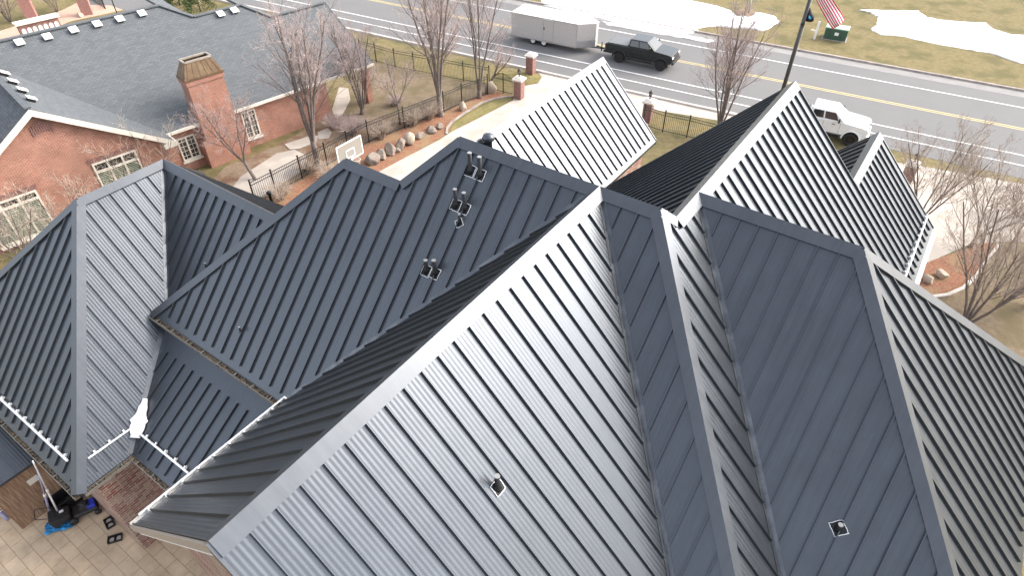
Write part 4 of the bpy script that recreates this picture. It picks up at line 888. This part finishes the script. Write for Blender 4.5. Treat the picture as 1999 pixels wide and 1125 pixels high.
def pickup(label, paint, loc, rot, rim_m, flare, cover, cabroof=None, L=5.85, W=2.02, lift=.08):
    t = thing('pickup_truck', label, 'pickup truck', loc, rot); xr, xf, r = 1.28, 4.93, .44; z0 = .58 + lift
    def arch(cx): return [(cx + .55 * cos(a_), r + .05 + .55 * sin(a_)) for a_ in [pi - .28 - k * (pi - .56) / 9 for k in range(10)]]
    prof = [(.04, z0)] + [(x, max(z, z0)) for x, z in arch(xr)] + [(x, max(z, z0)) for x, z in arch(xf)] + [(L - .12, z0 + .02), (L - .03, .86 + lift), (L, 1.05 + lift), (L - .08, 1.26 + lift), (L - .45, 1.33 + lift), (4.22, 1.43 + lift), (2.0, 1.43 + lift), (1.96, 1.38 + lift), (.06, 1.38 + lift), (0, 1.33 + lift), (.02, .8 + lift)]
    mb = MB(); mb.prism([(x, -W / 2, z) for x, z in prof], (0, W, 0)); body = mb.build('body', paint, t, bevel=.05)
    # cab
    zb, zr = 1.42 + lift, 2.0 + lift; wb, wr = W / 2 - .04, W / 2 - .19
    bq = [Vector((x, y, zb)) for x, y in ((1.98, -wb), (4.32, -wb), (4.32, wb), (1.98, wb))]; tq = [Vector((x, y, zr)) for x, y in ((2.08, -wr), (3.55, -wr), (3.55, wr), (2.08, wr))]
    mb = MB(); mb.solid(tq, bq); cab = mb.build('cab', paint, t, bevel=.06)
    def pane(a_, b_, c_, d_, name='window'):
        n = (b_ - a_).cross(d_ - a_).normalized(); cen = (a_ + b_ + c_ + d_) / 4
        if n.dot(cen - Vector((3, 0, 1.6))) < 0: n = -n
        MB().prism([q + n * .004 for q in (a_, b_, c_, d_)], n * .012).build(name, 'carglass', cab)
    def lerp2(lo0, lo1, hi0, hi1, s, v): return lo0.lerp(lo1, s).lerp(hi0.lerp(hi1, s), v)
    for i0, i1 in ((0, 1), (3, 2)):
        for s0, s1, u0, u1 in ((.06, .40, .08, .47), (.44, .83, .53, .95)):
            pane(lerp2(bq[i0], bq[i1], tq[i0], tq[i1], s0, .10), lerp2(bq[i0], bq[i1], tq[i0], tq[i1], s1, .10), lerp2(bq[i0], bq[i1], tq[i0], tq[i1], u1, .86), lerp2(bq[i0], bq[i1], tq[i0], tq[i1], u0, .86))
    pane(lerp2(bq[1], bq[2], tq[1], tq[2], .06, .08), lerp2(bq[1], bq[2], tq[1], tq[2], .94, .08), lerp2(bq[1], bq[2], tq[1], tq[2], .93, .92), lerp2(bq[1], bq[2], tq[1], tq[2], .07, .92), 'windscreen')
    pane(lerp2(bq[0], bq[3], tq[0], tq[3], .1, .2), lerp2(bq[0], bq[3], tq[0], tq[3], .9, .2), lerp2(bq[0], bq[3], tq[0], tq[3], .9, .85), lerp2(bq[0], bq[3], tq[0], tq[3], .1, .85), 'rear_window')
    MB().box((1.03, 0, 1.40 + lift), (1.72, W - .26, .05)).build('bed_cover' , cover, t, bevel=.01)
    for s_ in (-1, 1):
        for cx in (xr, xf):
            fm = MB(); pts = [Vector((cx + .57 * cos(a_), s_ * (W / 2 + .0), r + .05 + .57 * sin(a_))) for a_ in [-.1 + k * (pi + .2) / 12 for k in range(13)]]
            fm.tube(pts, .065, 6); fm.build('wheel_flare', flare, t)
            wheel(t, cx, s_ * (W / 2 - .13), r, rim_m, s_)
            MB().box((cx, s_ * (W / 2 - .32), .62), (1.0, .3, .75)).build('wheel_well', 'blackp', t)
        mm = MB(); mm.box((3.92, s_ * (W / 2 + .14), 1.56 + lift), (.12, .24, .26)); mm.box((3.95, s_ * (W / 2 - .02), 1.48 + lift), (.06, .2, .06)); mm.build('mirror', 'blackp' if paint == 'carwhite' else paint, t, bevel=.03)
        MB().box((3.1, s_ * (W / 2 - .02), .50), (2.2, .2, .07)).build('running_board', 'blackp', t)
        for hx in (2.62, 3.62): MB().box((hx, s_ * (W / 2 + .012), 1.22 + lift), (.2, .03, .04)).build('door_handle', 'blackp', t)
        dl = MB()
        for hx in (2.08, 2.98, 4.05): dl.box((hx, s_ * (W / 2 + .001), 1.0 + lift), (.014, .006, .72))
        dl.build('door_seam', 'blackp', t)
        MB().box((L - .06, s_ * (W / 2 - .2), 1.08 + lift), (.16, .34, .17)).build('headlight', 'lamp', t, bevel=.03)
        MB().box((.02, s_ * (W / 2 - .1), 1.12 + lift), (.1, .19, .38)).build('tail_light', 'redlens', t, bevel=.02)
    MB().box((L - .02, 0, .98 + lift), (.08, W - .75, .34)).build('grille', 'blackp', t, bevel=.02)
    gm = MB()
    for k in range(3): gm.box((L + .02, 0, .88 + lift + k * .1), (.03, W - .8, .03))
    gm.build('grille_bar', 'darkrim', t)
    MB().box((L + .03, 0, .68 + lift), (.2, W - .12, .24)).build('front_bumper', 'blackp' if paint == 'carblack' else paint, t, bevel=.05)
    MB().box((-.06, 0, .66 + lift), (.2, W - .12, .2)).build('rear_bumper', 'blackp', t, bevel=.04)
    MB().box((2.9, 0, .52), (4.8, 1.1, .2)).build('chassis', 'blackp', t)
    wp = MB()
    for y in (-.35, .3): wp.beam((4.24, y, zb + .06), (3.95, y + .45, zb + .23), .02, .02)
    wp.build('wiper', 'blackp', t)
    return t
RA = atan2(RT.y, RT.x)
def at_tn(tt, nn): q = RT * tt + RN * nn; return Vector((q.x, q.y, .014))
wa, wb_ = g((1207, 121.5)), g((1287, 138.5)); tm = (wa.dot(RT) + wb_.dot(RT)) / 2; nw = (wa.dot(RN) + wb_.dot(RN)) / 2
pickup('black crew-cab pickup truck on the road, towing the long grey trailer', 'carblack', at_tn(tm - 3.1, nw + .93), RA, 'darkrim', 'blackp', 'tonneau')
wf = g((1654, 284)); pickup('white crew-cab pickup truck on the road, half hidden behind the pointed gable', 'carwhite', at_tn(wf.dot(RT) - 4.93, wf.dot(RN) + .93), RA, 'blackp', 'carwhite', 'blackp')
# enclosed trailer
ta = g((1041, 85.5)); tb = g((1062, 90)); ntr = (ta.dot(RN) + tb.dot(RN)) / 2 - .16
tcor = onplane((1124, 94), RN, ntr); ttop = onplane((1125, 48), RN, ntr); trear = onplane((998, 66), RN, ntr); zb_, zt_ = tcor.z, ttop.z
xw = [ta.dot(RT), tb.dot(RT)]; x0, x1 = trear.dot(RT), tcor.dot(RT); WT = 2.5
tr = thing('enclosed_trailer', 'long grey enclosed cargo trailer with a white roof and wedge nose', 'trailer', at_tn(x0, ntr), RA); LT = x1 - x0; nose = 1.35; zb_ = max(zb_, .45)
pl = [(0, 0), (LT, 0), (LT + nose, WT / 2 - .25), (LT + nose, WT / 2 + .25), (LT, WT), (0, WT)]
MB().prism([(x, y, zb_) for x, y in pl], (0, 0, zt_ - zb_)).build('body', 'trailer', tr, bevel=.03)
ins = [(x + (.02 if x > LT else 0), y, zt_ + .002) for x, y in pl]; MB().prism(ins, (0, 0, .06)).build('roof', 'white', tr, bevel=.03)
for q in (.28, .75): MB().box((LT * q, WT * .5, zt_ + .1), (.4, .4, .1)).build('roof_vent', 'white', tr, bevel=.02)
mb = MB(); dx = LT * .50
for x in (dx, dx + .95): mb.box((x, -.004, (zb_ + zt_) / 2), (.018, .008, zt_ - zb_ - .25))
for z in (zb_ + .12, zt_ - .12): mb.box((dx + .475, -.004, z), (.95, .008, .018))
mb.build('door_seam', 'gutter', tr); MB().box((dx + .08, -.02, zb_ + 1.15), (.06, .04, .22)).build('door_handle', 'blackp', tr)
MB().box((dx + .45, -.02, zt_ - .05), (1.0, .04, .05)).build('drip_rail', 'white', tr)
mb = MB()
mb.beam((0, -.01, zb_ + .03), (LT, -.01, zb_ + .03), .02, .08); mb.beam((0, -.01, zt_ - .01), (LT, -.01, zt_ - .01), .03, .09); mb.box((LT, -.008, (zb_ + zt_) / 2), (.06, .03, zt_ - zb_))
mb.build('corner_trim', 'chrome', tr)
for s_, nm in ((0, 'stone_guard'),):
    a_, b_ = Vector((LT, 0, 0)), Vector((LT + nose, WT / 2 - .25, 0)); n = Vector((.62, -.78, 0)); MB().prism([a_ + n * .012 + Z * (zb_ + .04), b_ + n * .012 + Z * (zb_ + .04), b_ + n * .012 + Z * (zb_ + .62), a_ + n * .012 + Z * (zb_ + .62)], n * .01).build('stone_guard', 'chrome', tr)
for x in xw:
    for s_, y in ((-1, .16), (1, WT - .16)): wheel(tr, x - x0, y, .36, 'white', s_, .22)
MB().box(((xw[0] + xw[1]) / 2 - x0, WT / 2, .42), (2.2, WT - .9, .3)).build('axle', 'blackp', tr)
mb = MB()
for y in (WT / 2 - .4, WT / 2 + .4): mb.beam((LT + .3, y, zb_ - .02), (LT + nose + 1.0, WT / 2, zb_ - .02), .08, .1)
mb.tube([(LT + nose + .55, WT / 2, .15), (LT + nose + .55, WT / 2, .95)], .05, 8); mb.box((LT + nose + 1.05, WT / 2, zb_ + .02), (.3, .12, .12)); mb.build('tow_hitch', 'blackp', tr)
for x in (.4, LT * .62, LT - .2): MB().box((x, -.02, zb_ + .12), (.1, .03, .05)).build('marker_light', 'amber', tr)
# ================================================================== FLAGPOLE AND FLAGS, CABINET, SIGN POSTS
fb = g((1491, 300)); fp = thing('flagpole', 'tall dark flagpole rising behind the pointed gable past the top edge', 'flagpole', fb)
hp1 = 11.5
MB().tube([(0, 0, 0), (0, 0, hp1)], [.14, .10], 12).build('pole', plain('dark_bronze_pole', (.045, .042, .04), .4), fp)
MB().tube([(0, 0, 0), (0, 0, .25)], [.26, .16], 14).build('base_collar', 'iron', fp); MB().lathe((0, 0, hp1), [(.05, 0), (.12, .1), (.1, .22), (.01, .28)], 12).build('finial', 'iron', fp)
def pole_z(px): # height on the pole seen at this image row
    lo, hi = 0, 30
    for _ in range(40):
        m_ = (lo + hi) / 2; d = Vector((fb.x, fb.y, m_ - HC)); y = 562.5 - F * d.dot(_u) / d.dot(_f)
        if y > px: lo = m_
        else: hi = m_
    return m_
zc_ = pole_z(46); MB().box((0, -.13, zc_), (.06, .10, .3)).tube([(0, 0, zc_ - .05), (0, 0, zc_ + .05)], .125, 10).build('cleat', 'iron', fp)
mb = MB(); mb.tube([(.13, -.03, 1.2), (.15, -.03, zc_ + .2), (.11, -.02, hp1)], .008, 4); mb.build('halyard', 'white', fp)
def in_pole_plane(px): # points in the upright plane through the pole facing the viewer
    n = Vector((fb.x, fb.y, 0)).normalized(); return onplane(px, n, n.dot(fb))
def cloth(name, h0, h1, f0, f1, mats, nrow, label, cat, wav=.10, nc=16, emblem=None):
    t = thing(name, label, cat, in_pole_plane(h0)); o = Vector(t.location); n = Vector((fb.x, fb.y, 0)).normalized()
    H0, H1, F0, F1 = [in_pole_plane(q) - o for q in (h0, h1, f0, f1)]
    def P(u, v): 
        a_ = H0.lerp(F0, u); b_ = H1.lerp(F1, u); return a_.lerp(b_, v) + n * (wav * sin(u * 9 + v * 3.5) * (.25 + u) + .12 * sin(v * 7 + u * 2) * u) - Z * (.12 * sin(pi * u))
    for r_ in range(nrow):
        mb = MB(); sub_ = 2
        for i in range(nc):
            for k in range(sub_):
                v0, v1 = (r_ + k / sub_) / nrow, (r_ + (k + 1) / sub_) / nrow; mb.poly([P(i / nc, v0), P((i + 1) / nc, v0), P((i + 1) / nc, v1), P(i / nc, v1)], True)
        ob = mb.build('stripe' if nrow > 1 else 'cloth', mats[r_ % len(mats)], t)
        md = ob.modifiers.new('thickness', 'SOLIDIFY'); md.thickness = .006
    if emblem:
        mb = MB(); u0, v0, s_ = emblem
        pts = [P(u0 + .19 * cos(a_) * (1 if k % 2 else .7), v0 + .17 * sin(a_) * (1 if k % 2 else .7)) - n * .03 for k, a_ in enumerate([i * pi / 4 for i in range(8)])]
        mb.prism(pts, n * .015); mb.build('emblem', 'flagcyan', t)
    return t
cloth('flag', (1580, -95), (1590, -10), (1649, 38), (1627, 58), ['flagred', 'flagwhite'], 13, 'red and white striped flag drooping to the right of the pole', 'flag')
cloth('flag', (1579, -2), (1570, 37), (1590, 34), (1588, 41), ['flagblack'], 1, 'small black flag with a cyan emblem hanging close against the flagpole', 'flag', wav=.05, emblem=(.55, .55, 1))
uc = g((1627, 79)); cab = thing('utility_cabinet', 'dark green utility cabinet on the far grass verge', 'cabinet', uc, RA)
MB().box((0, .6, .5), (1.9, 1.2, 1.0)).build('body', 'utilgreen', cab, bevel=.03); MB().box((0, .6, 1.04), (1.96, 1.26, .09)).build('lid', plain('pale_green_lid', (.30, .42, .33), .5), cab, bevel=.02); MB().box((.08, -.012, .6), (.34, .02, .26)).build('label_plate', 'white', cab); MB().box((0, .6, .03), (2.1, 1.4, .06)).build('pad', 'kerbdirt', cab)
for x in (-.5, .5): MB().box((x, -.008, .5), (.02, .012, .9)).build('door_seam', 'iron', cab)
yp = g((1589, 76)); ys = thing('marker_post', 'slim white marker post left of the green cabinet', 'post', yp, RA); MB().box((0, 0, .8), (.18, .06, 1.6)).build('post', 'white', ys); MB().box((-.25, 0, .75), (.5, .05, .1)).build('side_arm', 'white', ys)
sp_ = g((1461, 27)); mbp = MB(); tt_ = thing('sign_post', 'grey post in a brown mulch ring at the edge of the snow', 'post', sp_); MB().tube([(0, 0, 0), (0, 0, 3.2)], .07, 8).build('post', 'chrome', tt_)
sheet('mulch_ring', [(1436, 26), (1447, 19), (1465, 18), (1475, 24), (1474, 30), (1462, 35), (1445, 33)], .135, 'soil')
# ================================================================== PATIO CLUTTER AT THE LOWER LEFT
def edge_at(px, z=.02): q = g(px); return Vector((q.x, q.y, z))
mo = g((165, 1004)); md_ = (g((194, 985)) - g((112, 1022))); ma = atan2(md_.y, md_.x)
mw = thing('lawn_mower', 'black and blue push lawn mower with a black grass bag on the patio', 'lawn mower', (mo.x, mo.y, .022), ma)
MB().box((.12, 0, .26), (.85, .52, .16), taper=.88).build('deck', 'blackp', mw, bevel=.05)
mb = MB(); mb.box((.16, 0, .42), (.36, .34, .2), taper=.85); mb.lathe((.16, 0, .5), [(.13, 0), (.13, .08), (.10, .11), (.02, .12)], 16); mb.build('engine', 'blackp', mw, bevel=.03)
MB().box((.36, -.02, .40), (.26, .34, .14)).build('fuel_tank', 'mowerblue', mw, bevel=.03)
for x, r_ in ((-.3, .15), (.46, .11)):
    for s_ in (-1, 1): wheel(mw, x, s_ * .29, r_, 'darkrim', s_, .07)
bgm = MB(); bgm.solid([Vector(q) for q in ((-.28, -.24, .52), (-.28, .24, .52), (-.92, .29, .60), (-.92, -.29, .60))], [Vector(q) for q in ((-.28, -.22, .24), (-.28, .22, .24), (-.86, .25, .14), (-.86, -.25, .14))]); bag = bgm.build('grass_bag', 'blackp', mw, bevel=.05)
mb = MB(); mb.tube([(-.905 + .0, .09 * cos(a_), .38 + .07 * sin(a_)) for a_ in [i * pi / 8 for i in range(17)]], .008, 5); mb.build('bag_badge', 'white', bag); MB().box((-.5, .05, .57), (.14, .10, .012)).build('bag_label', 'white', bag)
mb = MB()
for s_ in (-1, 1): mb.tube([(-.22, s_ * .24, .3), (-.7, s_ * .25, .72), (-1.1, s_ * .23, 1.0)], .014, 8)
mb.tube([(-1.1, -.23, 1.0), (-1.13, -.15, 1.02), (-1.13, .15, 1.02), (-1.1, .23, 1.0)], .016, 8); mb.tube([(-.7, -.25, .72), (-.7, .25, .72)], .011, 6); mb.build('handle', 'blackp', mw)
# blue tarp on the ground under the mower bag
rt = random.Random(9); tc_ = g((118, 1030)); mb = MB(); nx = 12
def tz(i, j): return .03 + .10 * abs(sin(i * 1.3 + j * .7)) * abs(cos(j * .9 - i * .4)) + .03 * rt.random()
hgt = {(i, j): tz(i, j) for i in range(nx + 1) for j in range(nx + 1)}
outl = [g(q) for q in ((92, 1022), (128, 1006), (150, 1024), (130, 1038), (112, 1042), (90, 1046), (94, 1034))]
def tp_(i, j):
    u, v = i / nx, j / nx; a_ = g((90, 1027)).lerp(g((128, 1006)), u); b_ = g((90, 1047)).lerp(g((148, 1032)), u); q = a_.lerp(b_, v); k = .035 * sin(i * 2.1 + j); return Vector((q.x + k, q.y + .03 * cos(j * 1.7 + i), hgt[(i, j)]))
for i in range(nx):
    for j in range(nx): mb.poly([tp_(i, j), tp_(i + 1, j), tp_(i + 1, j + 1), tp_(i, j + 1)], True)
ob = mb.build('tarp', 'blue'); md2 = ob.modifiers.new('thickness', 'SOLIDIFY'); md2.thickness = .004; tag(ob, 'crumpled bright blue tarp spread beneath the lawn mower handle', 'tarp')
bn = g((132, 985)); bin_ = thing('storage_bin', 'open black plastic bin against the wall beside the lawn mower', 'bin', (bn.x, bn.y, .022), .95)
mb = MB(); bx, by, bh = .42, .3, .5
for c_, d_ in (((0, -by, bh / 2), (bx * 2, .03, bh)), ((0, by, bh / 2), (bx * 2, .03, bh)), ((-bx, 0, bh / 2), (.03, by * 2 - .03, bh)), ((bx, 0, bh / 2), (.03, by * 2 - .03, bh)), ((0, 0, .02), (bx * 2 - .03, by * 2 - .03, .03))): mb.box(c_, d_)
mb.build('tub', 'blackp', bin_)
mb = MB()
for s_ in (-1, 1): mb.beam((-bx - .02, s_ * (by + .02), bh), (bx + .02, s_ * (by + .02), bh), .06, .04); mb.beam((s_ * (bx + .02), -by, bh), (s_ * (bx + .02), by, bh), .06, .04)
mb.build('rim', 'blackp', bin_); MB().box((.2, -.1, .2), (.24, .2, .24)).build('contents', 'blackp', bin_); MB().box((.36, -.18, .33), (.09, .07, .02)).build('tag', 'white', bin_)
for q, lab, rz in (((215, 1023), 'small black plastic tray nearer the lawn mower', 2.3), ((226, 1054), 'larger black twin-well plastic tray alone on the patio', .35)):
    p_ = g(q); t = thing('plastic_tray', lab, 'tray', (p_.x, p_.y, .022), rz, 'black plastic trays on the patio'); mb = MB(); lx, ly, lz = .44, .26, .09
    for c_, d_ in (((0, -ly / 2, lz / 2), (lx, .02, lz)), ((0, ly / 2, lz / 2), (lx, .02, lz)), ((-lx / 2, 0, lz / 2), (.02, ly, lz)), ((lx / 2, 0, lz / 2), (.02, ly, lz)), ((0, 0, lz / 2), (.02, ly, lz)), ((0, 0, .008), (lx, ly, .014))): mb.box(c_, d_)
    mb.build('tub', 'blackp', t)
    for x in (-.11, .11): MB().tube([(x, 0, .015), (x, 0, .02)], .085, 14).build('well', 'concrete', t)
ph_ = hz(z3i) + .02
def leaning(px0, px1, h1, rad, m, label):
    a_, b_ = edge_at(px0), g(px1, h1); t = thing('extension_pole', label, 'pole', a_); d = b_ - a_
    MB().tube([(0, 0, 0), d * .52], rad * 1.35, 8).build('lower_tube', m, t); MB().tube([d * .5, d], rad, 8).build('upper_tube', m, t); MB().tube([d * .48, d * .53], rad * 1.8, 8).build('clamp', 'white', t)
leaning((118, 1010), (64, 901), ph_, .022, 'pole', 'long white telescopic pole leaning on the leaf-filled gutter')
leaning((100, 1010), (74, 922), 3.2, .026, 'lilac', 'lilac-grey pole leaning beside the long white telescopic pole')
leaning((16, 1016), (-14, 985), .5, .05, 'lilac', 'lilac pole end sticking out at the left edge past the cedar wall')
